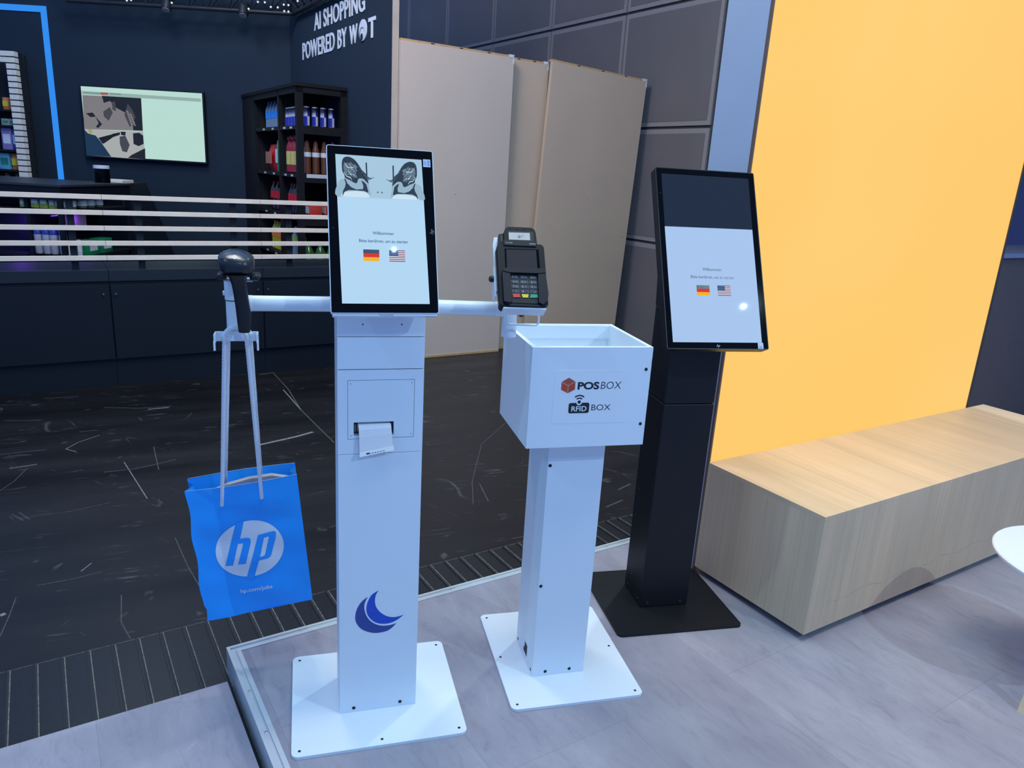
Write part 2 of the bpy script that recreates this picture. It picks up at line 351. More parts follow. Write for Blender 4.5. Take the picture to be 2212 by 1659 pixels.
# wall with the lettering, its raw board edge faces the stand
N0 = Vector((-1.144, 6.542, 0)); ND = -Vector((.5446, -.8387, 0))
SW = Frame(N0, -ND, ZZ)                 # u runs from far to near end... n faces the shop
EDGE = mat('raw_board_edge', (.52, .45, .38), .7, var=.08, scale=6)
Ls = 3.0
SWF = Frame(N0+V33*0, V33, U33)
b = MB().m(NAVY); ga, gb = g(N0)
b.fbox(GR, ga, ga+.05, gb+.012, gb+Ls, HF, 4.2); b.m(EDGE).fbox(GR, ga, ga+.054, gb, gb+.012, HF, 4.2)
tag(b.build('wall_left'), kind='structure')
# grey hall partition with framed panels
GP = Vector((1.22, 8.15, 0)); DG = V33     # wall runs away along V33
GREY = mat('grey_wall_panel', (.165, .150, .150), .7, var=.05, scale=2); GREYF = mat('grey_wall_panel_frame', (.29, .27, .265), .6, var=.05); GREYG = mat('grey_wall_joint', (.05, .05, .055), .7)
GW = Frame((*g(GP), 0), (1, 0, 0), (0, 1, 0))
q0 = g(GP)[0]
def gwall(s0, s1, z0, z1, d0, d1): return (GR, q0+d0, q0+d1, s0, s1, z0, z1)
sr0 = g((1.722, 7.378))[1]; b = MB().m(GREYG); b.fbox(*gwall(sr0-1.6, g(GP)[1]+9, HF, 7.5, .03, .12))
sr = g((1.722, 7.378))[1]; bases = []
for i in range(8):
    for j in range(-1, 6):
        s_a, s_b = sr+i*1.385+.012, sr+(i+1)*1.385-.012
        if j < 0: z0, z1 = HF, .994-1.15-.012
        z0, z1 = .994+(j-1)*1.153+.014, .994+j*1.153-.014
        z0 = max(z0, HF)
        b.m(GREYF).fbox(*gwall(s_a, s_b, z0, z1, .008, .03)); b.m(GREY).fbox(*gwall(s_a+.045, s_b-.045, z0+.045, z1-.045, 0.004, .008))
for j in range(-1, 6):
    z0, z1 = max(HF, .994+(j-1)*1.153+.014), .994+j*1.153-.014
    b.m(GREYF).fbox(*gwall(sr-1.6, sr-.03, z0, z1, .008, .03))
tag(b.build('wall_right'), kind='structure')
# ================================================================== LIGHTBOX WALL, BENCH, TABLE
t0 = Vector((.831, 2.846, 0)); la, lb = g(t0); LW = 2.05
t = thing('lightbox_wall', t0, 'tall yellow glowing fabric lightbox wall rising behind the wooden bench', 'lightbox', R(33))
PALEB = mat('pale_blue_grey_side_panel', (.42, .50, .62), .55, var=.03, scale=2); COPPER = mat('brown_frame_edge', (.16, .10, .075), .5)
MB().m(PALEB).fbox(GR, la, la+LW, lb+.012, lb+.21, 0, 3.4).build('frame', t)['label'] = 'pale blue grey side and back panels'
MB().m(LBOX).fbox(GR, la+.008, la+LW-.012, lb+.004, lb+.012, .05, 3.38).build('fabric_face', t)['label'] = 'backlit yellow fabric'
b = MB().m(COPPER); b.fbox(GR, la, la+.008, lb, lb+.012, 0, 3.4); b.m(mat('dark_profile', (.03, .03, .035), .5)).fbox(GR, la+LW-.012, la+LW, lb-.002, lb+.012, 0, 3.4); b.build('edge_profile', t)
zq = .1
BU, BV, _ = ydir(32.53); C0 = Vector((1.129, 2.377, 0)); t = thing('bench', C0, 'long low ash veneer box bench in front of the yellow lightbox wall', 'bench', R(32.53))
BF = Frame(C0, BU, BV)
def slab(name, mt, a0, a1, b0, b1, z0, z1, par, bev=0):
    return MB().m(mt).fbox(BF, a0, a1, b0, b1, z0, z1, bev).build(name, par)
slab('seat_top', WOODF, 0, 2.181, 0, .554, .489, .507, t, .0008); slab('front_panel', WOODF, .018, 2.181, 0, .018, .03, .489, t)
slab('end_panel', WOODE, 0, .018, 0, .554, .03, .489, t); slab('end_panel', WOODE, 2.163, 2.181, .018, .554, .03, .489, t); slab('back_panel', WOODF, .018, 2.163, .536, .554, .03, .489, t)
slab('plinth', GAP, .05, 2.13, .05, .50, 0, .03, t)
# stain line on the front veneer (figure of the wood)
STAIN = mat('veneer_figure', (.47, .38, .26), .55, var=.2, scale=40)
b = MB().m(STAIN); FF = Frame(C0, BU, ZZ); rnd = random.Random(3); pr = None
zz0 = hit(vplane(C0, 32.53), 1790, 1268); zz1 = hit(vplane(C0, 32.53), 2150, 1125)
a0 = (zz0-C0).dot(BU); a1 = 2.0; x = a0
lo_, hi_ = [], []
while x < a1:
    z = .135+.007*math.sin(x*23)+rnd.uniform(-.004, .004); wz = rnd.uniform(.0003, .0016); lo_.append((x, z-wz)); hi_.append((x, z+wz)); x += .020
b.poly(FF, lo_+hi_[::-1], 0, .0002); b.build('veneer_figure', t)
# round side table at the right edge
TC = Vector((2.0, 2.245, 0)); t = thing('side_table', TC, 'round white topped side table with splayed wooden legs at right edge', 'table')
MB().m(WHITE_P).lathe(TC, [(.01, .432), (.285, .432), (.298, .437), (.300, .446), (.296, .45), (.01, .45)], 72).build('table_top', t, smooth=True)
for k, ang in enumerate((216, 336, 60)):
    d = Vector((math.cos(R(ang)), math.sin(R(ang)), 0)); s = d.cross(ZZ); A = TC+d*.13+ZZ*.432; Bp = TC+d*.318
    b = MB().m(WOODL); ring = []
    for P, wd, dp in ((Bp, .015, .012), (A, .022, .018)): ring.append([P-s*wd-d*dp, P+s*wd-d*dp, P+s*wd+d*dp, P-s*wd+d*dp])
    b.loft(ring); b.build('leg', t)
# ================================================================== WHITE SELF-CHECKOUT KIOSK
SCRN = screen('lit_screen_pale_blue', (.47, .71, .93), .95); SCRN2 = screen('lit_screen_blue', (.43, .62, .93), .9)
SINK = mat('screen_ink', (.02, .06, .12), .3); SRED = screen('screen_red', (.72, .04, .03), .9); SGOLD = screen('screen_gold', (.95, .50, .02), .9); SBLK = mat('screen_black', (.01, .01, .012), .3)
SNAVY = screen('screen_navy', (.02, .06, .20), .9); SWHT = screen('screen_white', (.75, .85, .98), .95); SMAR = screen('screen_maroon', (.22, .05, .12), .9)
def flags(F, par, g0, g1, u0, u1):   # rectangles (x0,x1,z0,z1)
    x0, x1, z0, z1 = g0; h = (z1-z0)/3; b = MB()
    for k, m in enumerate((SGOLD, SRED, SBLK)): b.m(m).fbox(F, x0, x1, z0+h*k, z0+h*(k+1), 0, .0004)
    o = b.build('german_flag', par); o['label'] = 'black red gold flag button'
    x0, x1, z0, z1 = u0; b = MB(); h = (z1-z0)/13
    for k in range(13): b.m(SMAR if k % 2 == 0 else SWHT).fbox(F, x0, x1, z0+h*k, z0+h*(k+1), 0, .0004)
    cx = x0+(x1-x0)*.56; cz = z0+h*6; b.m(SNAVY).fbox(F, x0, cx, cz, z1, .0004, .0006)
    b.m(SWHT)
    for i in range(8):
        for j in range(5): b.disc(F, x0+(cx-x0)*(i+.6+(j % 2)*.35)/8.6, cz+(z1-cz)*(j+.5)/5, h*.22, .0006, .0008, 6)
    o = b.build('american_flag', par); o['label'] = 'stars and stripes flag button'
def touch(F, par, t1, t2, fg, fu):
    b = MB().m(SINK); b.text(F, 'Willkommen', t1[0], t1[1], t1[2], t1[3], 0, .0004, bold=.012); b.build('lettering', par)
    b = MB().m(SINK); b.text(F, 'Bitte berühren, um zu starten', t2[0], t2[1], t2[2], t2[3], 0, .0004, bold=.012); b.build('lettering', par)
    flags(F, par, fg, None, fu, None)
def plate(F, w, d, par, mt, holes):
    b = MB().m(mt); b.poly(F, rrect(0, w, 0, d, .02), 0.0005, .0095); o = b.build('base_plate', par)
    for x, y in holes: MB().m(DKSCREW).disc(F, x, y, .0042, .0095, .0100, 16).build('bolt_hole', o)
def screws(F, pts, par, r=.0055, mt=None):
    for x, z in pts:
        b = MB().m(mt or DKSCREW); b.lathe(F(x, z, 0), [(r, 0), (r*.9, .0012), (r*.45, .0012), (r*.4, .0002)], 16, F.n); b.build('screw', par)
def holed(b, F, a0, a1, z0, z1, h, c0, c1):   # box with a rectangular recess h=(a0,a1,z0,z1)
    b.fbox(F, a0, h[0], z0, z1, c0, c1); b.fbox(F, h[1], a1, z0, z1, c0, c1); b.fbox(F, h[0], h[1], h[3], z1, c0, c1); b.fbox(F, h[0], h[1], z0, h[2], c0, c1)
    return b
def hp_mark(F, x, z, w, par, mt, rot90=False):
    G = Frame(F(x, z, 0), F.v, -F.u) if rot90 else F.shift(x, z)
    b = MB().m(mt); b.text(G, 'hp', 0, 0, w, None, 0, .0004, shear=.35); b.build('logo', par)
Y1 = 16.3; U1, B1, _ = ydir(Y1); O1 = Vector((-.4583, 1.8525, 0))
t1 = thing('self_checkout_kiosk', O1+U1*.112+B1*.085, 'white free-standing self-checkout kiosk with portrait screen, side arms and crescent logo', 'kiosk', R(Y1)); kiosk1 = t1
F1 = Frame(O1, U1, ZZ)
plate(Frame(O1-U1*.1388-B1*.150, U1, B1), .501, .451, t1, WHITE, [(.022, .022), (.252, .022), (.479, .022), (.022, .429), (.479, .429)])
CW = .2285
b = MB().m(WHITE).fbox(F1, 0, CW, .0095, .8447, -.17, 0, .0012); col1 = b.build('column', t1)
screws(F1, [(.0411, .0245), (.1802, .0252)], t1)
b = MB().m(mat('logo_dark_blue', (.030, .065, .30), .45)); b.poly(F1, catmull([(0.081, 0.4012), (0.0644, 0.3877), (0.0511, 0.366), (0.0455, 0.3376), (0.0511, 0.3135), (0.068, 0.2925), (0.0985, 0.2787), (0.1292, 0.2788), (0.1481, 0.2864), (0.1651, 0.3034)], 4)[:-1]+catmull([(0.1651, 0.3034), (0.1427, 0.299), (0.1188, 0.3012), (0.0983, 0.3116), (0.083, 0.3284), (0.0735, 0.3518), (0.0718, 0.3772), (.081, .4012)], 4)[:-1], 0, .0005)
b.m(mat('logo_bright_blue', (.012, .075, .52), .45)); b.poly(F1, catmull([(0.112, 0.419), (0.0927, 0.4065), (0.0811, 0.3839), (0.0772, 0.3611), (0.0813, 0.3411), (0.0921, 0.3241), (0.1085, 0.3111), (0.129, 0.3059), (0.1495, 0.3073), (0.17, 0.3167), (0.1864, 0.3298)], 4)[:-1]+catmull([(0.1864, 0.3298), (0.1699, 0.3255), (0.1527, 0.3255), (0.1355, 0.3315), (0.1184, 0.3453), (0.1064, 0.3635), (0.1019, 0.3834), (0.1044, 0.4044), (.112, .419)], 4)[:-1], 0, .0005)
b.build('crescent_logo', col1)['label'] = 'two-tone blue crescent logo'
SL = (.042, .149, .8984, .9365); b = MB().m(WHITE)
holed(b, F1, 0, CW, .8463, 1.0825, SL, -.06, 0); b.fbox(F1, 0, CW, .8463, 1.0825, -.17, -.06); ph = b.build('printer_housing', t1)
b = MB().m(GAP)
for q in ((.0262, .2038, 1.0540, 1.0547), (.0262, .2038, .8896, .8903), (.0262, .0269, .8903, 1.054), (.2031, .2038, .8903, 1.054)): b.fbox(F1, *q, 0, .0003)
for q in ((.034, 1.045), (.196, 1.045), (.034, .899), (.196, .899)): b.disc(F1, *q, .0012, 0, .0004, 10)
b.build('printer_door_gap', ph)
b = MB().m(BLACKP).fbox(F1, SL[0]+.0005, SL[1]-.0005, SL[2]+.0005, SL[3]-.0005, -.059, -.02); b.m(STEEL)
for q in (.046, .052, .143): b.fbox(F1, q, q+.002, .904, .925, -.02, -.018)
b.build('ticket_printer', ph)
b = MB().m(WHITE).fbox(F1, 0, CW, 1.0845, 1.1705, -.17, 0, .0012); b.build('upper_panel', t1)
b = MB().m(WHITE).fbox(F1, 0, CW, 1.1722, 1.30, -.17, 0, .0012); o = b.build('head_section', t1)
for q in (.0652, .1663): MB().m(DKSCREW).disc(F1, q, 1.205, .002, 0, .0004, 12).build('screw_hole', o)
# receipt hanging from the slot
b = MB().m(PAPER); prof = [(-.018, .9300), (-.004, .9290), (.006, .918), (.010, .900), (.012, .880), (.014, .866)]
rings = []
for k, (c, z) in enumerate(prof):
    s = k/(len(prof)-1); xl = .0533+.0036*s; xr = .1392+.0067*s; zl = -.0085*s*s; zr = .0060*s
    rings.append([F1(xl, z+zl, c), F1(xr, z+zr, c), F1(xr, z+zr, c+.0004), F1(xl, z+zl, c+.0004)])
b.loft(rings)
b.hexa([F1(.0560, .8440, .020), F1(.1492, .8600, .020), F1(.1492, .8600, .0204), F1(.0560, .8440, .0204), F1(.0566, .8578, .013), F1(.1462, .8735, .013), F1(.1462, .8735, .0134), F1(.0566, .8578, .0134)])
b.m(INK); G = Frame(F1(.0562, .8442, .0207), (F1(.1492, .86, .0207)-F1(.0562, .8442, .0207)), ZZ+F1.n*-.5)
for k in range(7): b.fbox(G, .018+k*.0075, .0225+k*.0075, .0035, .0052, 0, .0002)
b.fbox(G, .018, .027, .0035, .0075, 0, .0002)
tag(b.build('receipt', None, origin=F1(.1, .89, 0)), 'white paper receipt curling out of the ticket slot of the white kiosk', 'receipt')
# portrait monitor
def monitor(F, w, h, th, par, rimmt, rim, ledge=True):
    b = MB().m(rimmt); b.poly(F, rrect(0, w, 0, h, .006), -th, -.0006); o = b.build('monitor_housing', par)
    b = MB().m(BLACKG); b.poly(F, rrect(rim, w-rim, rim, h-rim, .004), -.0006, .0004); p = b.build('glass_bezel', o); return o, p
S1 = tframe((-.4527, 1.770, 1.2492), 16.75, 21.49, .12); W1, H1 = .2681, .4269
mo, pan = monitor(S1, W1, H1, .022, t1, WHITE_P, .0018)
MB().m(WHITE_P).fbox(S1, .004, W1-.004, -.006, 0.0, -.026, -.004, .0015).build('chin', mo)
MB().m(mat('silver_logo', (.25, .27, .34), .3, metal=.5)).fbox(S1, .118, .1527, -.0055, -.0025, -.004, -.0036).build('badge', mo)
MB().m(WHITE_P).fbox(S1, .07, .2, .10, .26, -.06, -.022, .004).build('mount', mo)
# neck linking column head and monitor
b = MB().m(WHITE); b.fbox(F1, .04, CW-.04, 1.255, 1.295, -.02, .035); b.build('neck', t1)
A = (.0235, .2432, .0244, .4022); b = MB().m(SCRN).poly(S1, [(.0276, .0244), (.2448, .0245), (.2380, .4015), (.0216, .4030)], .0004, .0008); sc1 = b.build('screen', mo); sc1['label'] = 'lit pale blue touch screen'
S1s = S1.shift(0, 0, .0008)
touch(S1s, sc1, (.1071, .2003, .0524, .0078), (.0732, .1800, .1211, .0078), (.0828, .1221, .1322, .1615), (.1468, .1868, .1322, .1613))
# black and white fashion picture, mirrored left and right
PICB = screen('picture_background', (.40, .60, .76), .95); HAIR = mat('picture_dark', (.008, .010, .014), .4); SKIN = screen('picture_skin', (.33, .50, .64), .9); SKIN2 = screen('picture_shadow', (.10, .16, .23), .9); SKIN4 = screen('picture_mid', (.13, .20, .27), .9); SKIN3 = screen('picture_light', (.62, .80, .92), .95)
b = MB().m(PICB).poly(S1s, [(.0235, .2938), (.2405, .2934), (.2379, .4013), (.0218, .4028)], 0, .0003); pic = b.build('picture', sc1); pic['label'] = 'black and white picture of two mirrored figures'
FIG = {"hair": [[0.0367, 0.3769], [0.0384, 0.3885], [0.044, 0.396], [0.055, 0.3976], [0.0672, 0.3917], [0.0765, 0.3808], [0.0857, 0.3654], [0.0965, 0.3544], [0.1057, 0.339], [0.099, 0.3459], [0.1013, 0.3315], [0.0972, 0.3342], [0.0878, 0.3424], [0.0768, 0.3418], [0.0709, 0.3299], [0.0547, 0.3377], [0.0439, 0.3428], [0.042, 0.3513], [0.0376, 0.3597]],
 "face": [[0.0407, 0.3757], [0.0477, 0.3819], [0.0614, 0.3798], [0.0723, 0.3762], [0.0735, 0.3704], [0.0705, 0.3616], [0.0727, 0.3459], [0.0631, 0.3439], [0.0494, 0.3445], [0.0429, 0.3542]],
 "body": [[0.0416, 0.3398], [0.0329, 0.3379], [0.0253, 0.3275], [0.0235, 0.2942], [0.0993, 0.2942], [0.1024, 0.3229], [0.0987, 0.3372], [0.0768, 0.3446], [0.0631, 0.3439]],
 "top": [[0.0412, 0.3421], [0.0451, 0.3386], [0.049, 0.3287], [0.0582, 0.3192], [0.0704, 0.3141], [0.087, 0.3158], [0.0881, 0.3251], [0.0835, 0.3378], [0.089, 0.3352], [0.0957, 0.3284], [0.0998, 0.3112], [0.0997, 0.3069], [0.0896, 0.3113], [0.0704, 0.312], [0.0512, 0.3116], [0.0415, 0.3069], [0.0366, 0.2952], [0.0364, 0.2995], [0.0381, 0.3095], [0.0432, 0.3198], [0.0449, 0.3285]], "stick": [[0.0952, 0.3848], [0.0988, 0.385], [0.0992, 0.3517], [0.0959, 0.353]]}
def figure(mir):
    fx = (lambda p: (.2615-p[0], p[1]-.0035)) if mir else (lambda p: tuple(p))
    b = MB(); L = [0.0003]
    def add(P, m, sm=True):
        P = [fx(p) for p in (catmull([tuple(q) for q in P], 4, True) if sm else P)]; P = [(x, max(z, .2942)) for x, z in P]
        b.m(m).poly(S1s, P, 0, L[0]+.00012); L[0] += .00012
    add(FIG['body'], SKIN); add([(.036, .2945), (.0415, .3055), (.06, .3095), (.085, .3095), (.098, .305), (.099, .2945)], SKIN3)
    add(FIG['hair'], HAIR); add(FIG['face'], SKIN4); add(FIG['top'], HAIR, False); add(FIG['stick'], HAIR, False)
    r = random.Random(5)
    for k in range(26):   # strands swept across the face
        x = .0395+.022*(k % 13)/12; y = .384-.022*(k//13)-.0012*(k % 5); P = [(x, y), (x+.006, y-.006-.002*(k % 3)), (x+.014, y-.010-.0015*(k % 4)), (x+.019, y-.019)]
        P = [(max(.040, min(.0745, p[0])), p[1]) for p in catmull(P, 3)]; wd = .0005+.00022*(k % 3); A_ = [(p[0], p[1]-wd) for p in P]; B_ = [(p[0], p[1]+wd) for p in P[::-1]]
        b.m((SKIN2, HAIR, SKIN3, HAIR, SKIN, HAIR)[k % 6]).poly(S1s, [fx(p) for p in A_+B_], 0, L[0]+.00012+k*.000004)
    for k in range(9):    # loose ends blowing outwards
        x = .074+.0022*k; P = [(x, .380-.0045*k*.9), (x+.009, .366-.003*k), (x+.017, .352-.001*k), (x+.024, .338+.0012*k)]
        P = catmull(P, 4); A_ = [(p[0]-.0006, p[1]) for p in P]; B_ = [(p[0]+.0006, p[1]) for p in P[::-1]]
        b.m((HAIR, SKIN2)[k % 2]).poly(S1s, [fx(p) for p in A_+B_], 0, L[0]+.0002)
    b.build('picture_figure', pic) if False else b.build('picture_figure', sc1)
figure(False); figure(True)
b = MB().m(SKIN2); b.disc(S1s, .1235, .3095, .0022, 0, .0004, 10); b.disc(S1s, .134, .3093, .0022, 0, .0004, 10); b.build('picture_figure', sc1)
def sticker(F, x0, x1, z0, z1, par, rot=False):
    b = MB().m(mat('chip_sticker', (.50, .60, .76), .4)).fbox(F, x0, x1, z0, z1, .0004, .0008); b.m(mat('sticker_ink', (.10, .18, .36), .4))
    w, h = x1-x0, z1-z0
    if rot:
        for a, c in ((.30, 0), ): b.poly(F, [(x0+w*.28+w*.17*math.cos(q), z0+h*.5+h*.33*math.sin(q)) for q in [k*.5236 for k in range(12)]], .0008, .0010)
        b.m(MATS['chip_sticker']).poly(F, [(x0+w*.28+w*.12*math.cos(q), z0+h*.5+h*.26*math.sin(q)) for q in [k*.5236 for k in range(12)]], .0010, .0011); b.m(MATS['sticker_ink'])
        b.fbox(F, x0+w*.25, x0+w*.31, z0+h*.35, z0+h*.65, .0011, .0012)
        for k in range(4): b.fbox(F, x0+w*.58, x0+w*.88, z0+h*(.15+.2*k), z0+h*(.26+.2*k), .0008, .0010)
    else:
        b.poly(F, [(x0+w*.5+w*.33*math.cos(q), z0+h*.66+h*.2*math.sin(q)) for q in [k*.5236 for k in range(12)]], .0008, .0010)
        b.m(MATS['chip_sticker']).poly(F, [(x0+w*.5+w*.27*math.cos(q), z0+h*.66+h*.14*math.sin(q)) for q in [k*.5236 for k in range(12)]], .0010, .0011); b.m(MATS['sticker_ink'])
        for k in range(2): b.fbox(F, x0+w*.18, x0+w*.8, z0+h*(.12+.16*k), z0+h*(.22+.16*k), .0008, .0010)
    b.build('sticker', par)
sticker(S1, .2420, .2608, .3830, .4032, mo, True)
GREYINK = mat('etched_grey', (.16, .17, .20), .4)
hp_mark(S1.shift(0, 0, .0004), .2615, .2055, .0135, mo, GREYINK, True)
MB().m(GREYINK).disc(S1, .0114, .214, .0008, .0004, .0006, 10).build('camera_dot', mo)
# arms
AY = -.060
def K1(x, z, c=AY): return F1(x, z, c)
b = MB().m(WHITE_P); b.tube([K1(.01, 1.2465), K1(-.2514, 1.2465)], .0200, 28); al = b.build('side_arm', t1, smooth=True)
b = MB().m(WHITE_P); b.lathe(K1(-.2514+.032, 1.2465), [(.0206, -.03), (.0206, .012), (.0202, .0125)], 28, U1); b.build('sleeve', al, smooth=True)
b = MB().m(WHITE_P); b.tube([K1(CW-.01, 1.2425), K1(.44, 1.2375)], .0200, 28); ar = b.build('side_arm', t1, smooth=True)
b = MB().m(WHITE_P); b.tube(bentpath([K1(.430, 1.2377), K1(.4757, 1.2375), K1(.4757, 1.165)], .028, 8), .0212, 28); b.build('elbow', ar, smooth=True)
b = MB().m(WHITE_P); b.lathe(K1(.4757, 1.160), [(.0195, 0), (.0198, .002), (.0198, .13)], 28); b.lathe(K1(.4757, 1.160), [(.0212, 0), (.0212, .012), (.0205, .014)], 28); tp = b.build('arm_post', t1, smooth=True)
b = MB().m(WHITE_P); b.lathe(K1(-.2514, 1.176), [(.0195, 0), (.0198, .002), (.0198, .078)], 28); b.m(GAP).lathe(K1(-.2514, 1.254), [(.0205, 0), (.0205, .0025)], 28); b.m(WHITE_P).lathe(K1(-.2514, 1.2565), [(.0215, 0), (.0222, .060), (.0205, .062)], 28)
b.lathe(K1(-.2514-.022, 1.272), [(.006, -.004), (.006, .0035)], 12, -U1); lp = b.build('arm_post', t1, smooth=True)
# hook bar under the left post
b = MB().m(WHITE_P); zc = 1.158; xc = -.2455
b.fbox(F1, xc-.050, xc+.050, zc-.004, zc+.021, -.036, -.032, .0008)
for s in (-1, 1):
    x = xc+s*.050; b.fbox(F1, x-.002, x+.002, zc-.002, zc+.021, -.034, .004, .0006); b.fbox(F1, x-.002+s*.001, x+.0025+s*.001, zc-.020, zc+.004, -.004, .005, .0006)
b.lathe(K1(-.2514, 1.1735), [(.024, 0), (.026, .002), (.024, .005)], 28)
b.build('hook_bar', t1)
# scanner cradle prongs
b = MB().m(WHITE_P); SCF = F1.shift(0, 0, -.020)
zp = SCF.px(515, 602)[1]; b.fbox(F1, -.2514-.015, -.2514+.050, zp-.004, zp-.001, -.05, .005); cr_ = b.build('cradle', t1)
for x0, x1 in ((470, 492), (541, 563)):
    a0 = SCF.px(x0, 594)[0]; a1 = SCF.px(x1, 594)[0]; b = MB().m(BLACKP); b.fbox(F1, a0, a1, zp+.0005, zp+.0165, -.035, .022, .006); b.build('cradle_prong', cr_)
# handheld scanner held in the cradle (own thing)
F5 = F1.shift(0, 0, .015)
def sp(x, y): return F5.px(440+x/6.38, 520+y/6.38)
rings = []
for (y, xl, xr, dep, off) in ((1262, 492, 632, .010, .0), (1255, 480, 642, .012, .0), (1150, 465, 652, .016, -.001), (1000, 448, 655, .017, -.001), (900, 436, 637, .016, 0), (700, 406, 606, .0155, .002), (600, 388, 594, .0155, .004), (540, 366, 592, .018, .006), (490, 350, 600, .022, .006), (455, 300, 640, .028, .004)):
    a0, z0 = sp(xl, y); a1, _ = sp(xr, y); cx = (a0+a1)/2; hw = (a1-a0)/2
    rings.append([F5(cx+hw*abs(math.cos(q))**.8*(1 if math.cos(q) > 0 else -1), z0, off+dep*abs(math.sin(q))**.8*(1 if math.sin(q) > 0 else -1)) for q in [2*math.pi*k/24 for k in range(24)]])
b = MB().m(BLACKP); b.loft(rings); sroot = thing('barcode_scanner', F5(-.235, 1.16, 0), 'black handheld barcode scanner resting in the cradle of the left arm', 'scanner', R(Y1))
b.build('grip', sroot, smooth=True)
b = MB().m(GAP); a0, z0 = sp(450, 905); a1, _ = sp(640, 905); b.tube([F5(a0+.002, z0-.002, .012), F5((a0+a1)/2, z0+.001, .0165), F5(a1-.002, z0-.002, .012)], .0005, 6); b.build('grip_seam', sroot)
rings = []
for (y, xl, xr, dep, off) in ((465, 320, 640, .020, -.004), (440, 262, 668, .030, -.006), (405, 228, 692, .040, -.008), (330, 212, 700, .047, -.012), (260, 190, 692, .050, -.018), (225, 186, 676, .048, -.022), (195, 200, 640, .043, -.028), (170, 250, 575, .036, -.034), (150, 320, 500, .026, -.040), (143, 380, 440, .012, -.044)):
    a0, z0 = sp(xl, y); a1, _ = sp(xr, y); cx = (a0+a1)/2; hw = (a1-a0)/2
    rings.append([F5(cx+hw*abs(math.cos(q))**.75*(1 if math.cos(q) > 0 else -1), z0, off+dep*abs(math.sin(q))**.75*(1 if math.sin(q) > 0 else -1)) for q in [2*math.pi*k/32 for k in range(32)]])
b = MB().m(mat('scanner_shell', (.014, .017, .023), .30, var=.05)); b.loft(rings[:6]); hd = b.build('scanner_head', sroot, smooth=True)
b = MB().m(mat('scanner_shell_lit', (.030, .045, .060), .22, var=.05)); b.loft(rings[5:]); b.build('lit_head_top', hd, smooth=True)  # upper shell of the head, bluish sheen put into its paler colour
b = MB().m(SWHT); a0, z0 = sp(437, 218); b.lathe(F5(a0, z0, .0215), [(.0058, 0), (.0058, .0030), (.004, .0034)], 20, F5.n*.7+ZZ); b.build('light_mark', hd)['label'] = 'small glowing white oval mark'
# ------------------------------------------------------------------ payment terminal on the right arm
TF = tframe((-.0379, 1.880, 1.274), 11.904, 35.714, -.489); TM = mat('terminal_dark_shell', (.005, .006, .010), .45, var=.06, scale=60, spec=.22); TM2 = mat('terminal_hood', (.008, .010, .016), .42, var=.05, spec=.28)
tt = thing('card_terminal', TF(.06, 0, -.03), 'black card payment terminal with keypad and coloured keys on the right arm', 'payment terminal', R(11.9))
TU, TB, _ = ydir(11.904)
b = MB().m(TM); b.poly(TF, rrect(-.004, .124, -.001, .186, .012), -.034, 0.0); b.m(BLACKP).poly(TF, rrect(-.0055, .1245, .002, .172, .008), -.020, -.012); bd = b.build('body', tt)
b = MB().m(TM); hx = [(.0035, .184), (.0035, .212), (.0156, .218), (.0205, .231), (.030, .234), (.0921, .2345), (.1005, .230), (.1035, .222), (.1056, .184)]
b.poly(TF, [(.0035, .184), (.0035, .2135), (.0156, .2165), (.0156, .184)], -.03, -.004); b.poly(TF, [(.0150, .184), (.0165, .219), (.0215, .2305), (.031, .2345), (.0915, .2350), (.1005, .2305), (.1035, .222), (.1056, .184)], -.030, .002)
b.m(BLACKP).fbox(TF, .006, .0125, .190, .212, -.004, -.003); b.poly(TF, rrect(.0265, .0965, .1915, .2215, .004), .002, .003)
b.m(GAP)
for k in range(4): b.disc(TF, .034+k*.0193, .2292, .0021, .002, .0032, 12)
b.build('contactless_reader', tt)
b = MB().m(screen('contactless_display', (.55, .68, .82), .8)).poly(TF, [(.0285, .1945), (.0865, .1955), (.0865, .2175), (.0290, .2160)], .003, .0036); rd = b.build('contactless_display', tt)
b = MB().m(GREYINK)
for k in range(40):
    q = 2*math.pi*k/40; x, z = .0605+.0125*math.cos(q), .2060+.0080*math.sin(q)
    if abs(math.cos(q)) < .96: b.disc(TF, x, z, .0005, .0036, .0038, 6)
for r_ in (.0025, .0045, .0065):
    for k in range(9): q = R(-50+100*k/8); b.disc(TF, .0655+r_*math.cos(q)-.004, .2065+r_*.8*math.sin(q), .00045, .0036, .0039, 6)
b.poly(TF, [(.053, .201), (.058, .200), (.062, .204), (.060, .2075), (.0545, .208)], .0036, .0040); b.build('contactless_symbol', rd)
b = MB().m(TM2).poly(TF, rrect(.0135, .1035, .1775, .1925, .004), 0, .0032); br_ = b.build('brand_strip', tt)
LIT = mat('pale_print', (.55, .60, .72), .5); b = MB().m(LIT); b.text(TF, 'Lane/7000', .0190, .1835, .0185, .0026, .0032, .0035); b.build('lettering', br_); b = MB().m(LIT); b.text(TF, 'ingenico', .0840, .1835, .0170, .0026, .0032, .0036, bold=.02)
b.build('lettering', br_)
b = MB().m(BLACKG).poly(TF, [(.0151, .1068), (.0156, .1680), (.1085, .1695), (.1086, .1080)], 0, .0006); sg = b.build('display_glass', tt)
b = MB().m(screen('dim_terminal_display', (.030, .034, .045), 1.0, .15)).poly(TF, [(.0185, .1069), (.0200, .1655), (.1015, .1672), (.1013, .1090)], .0006, .0010); b.build('display', sg)
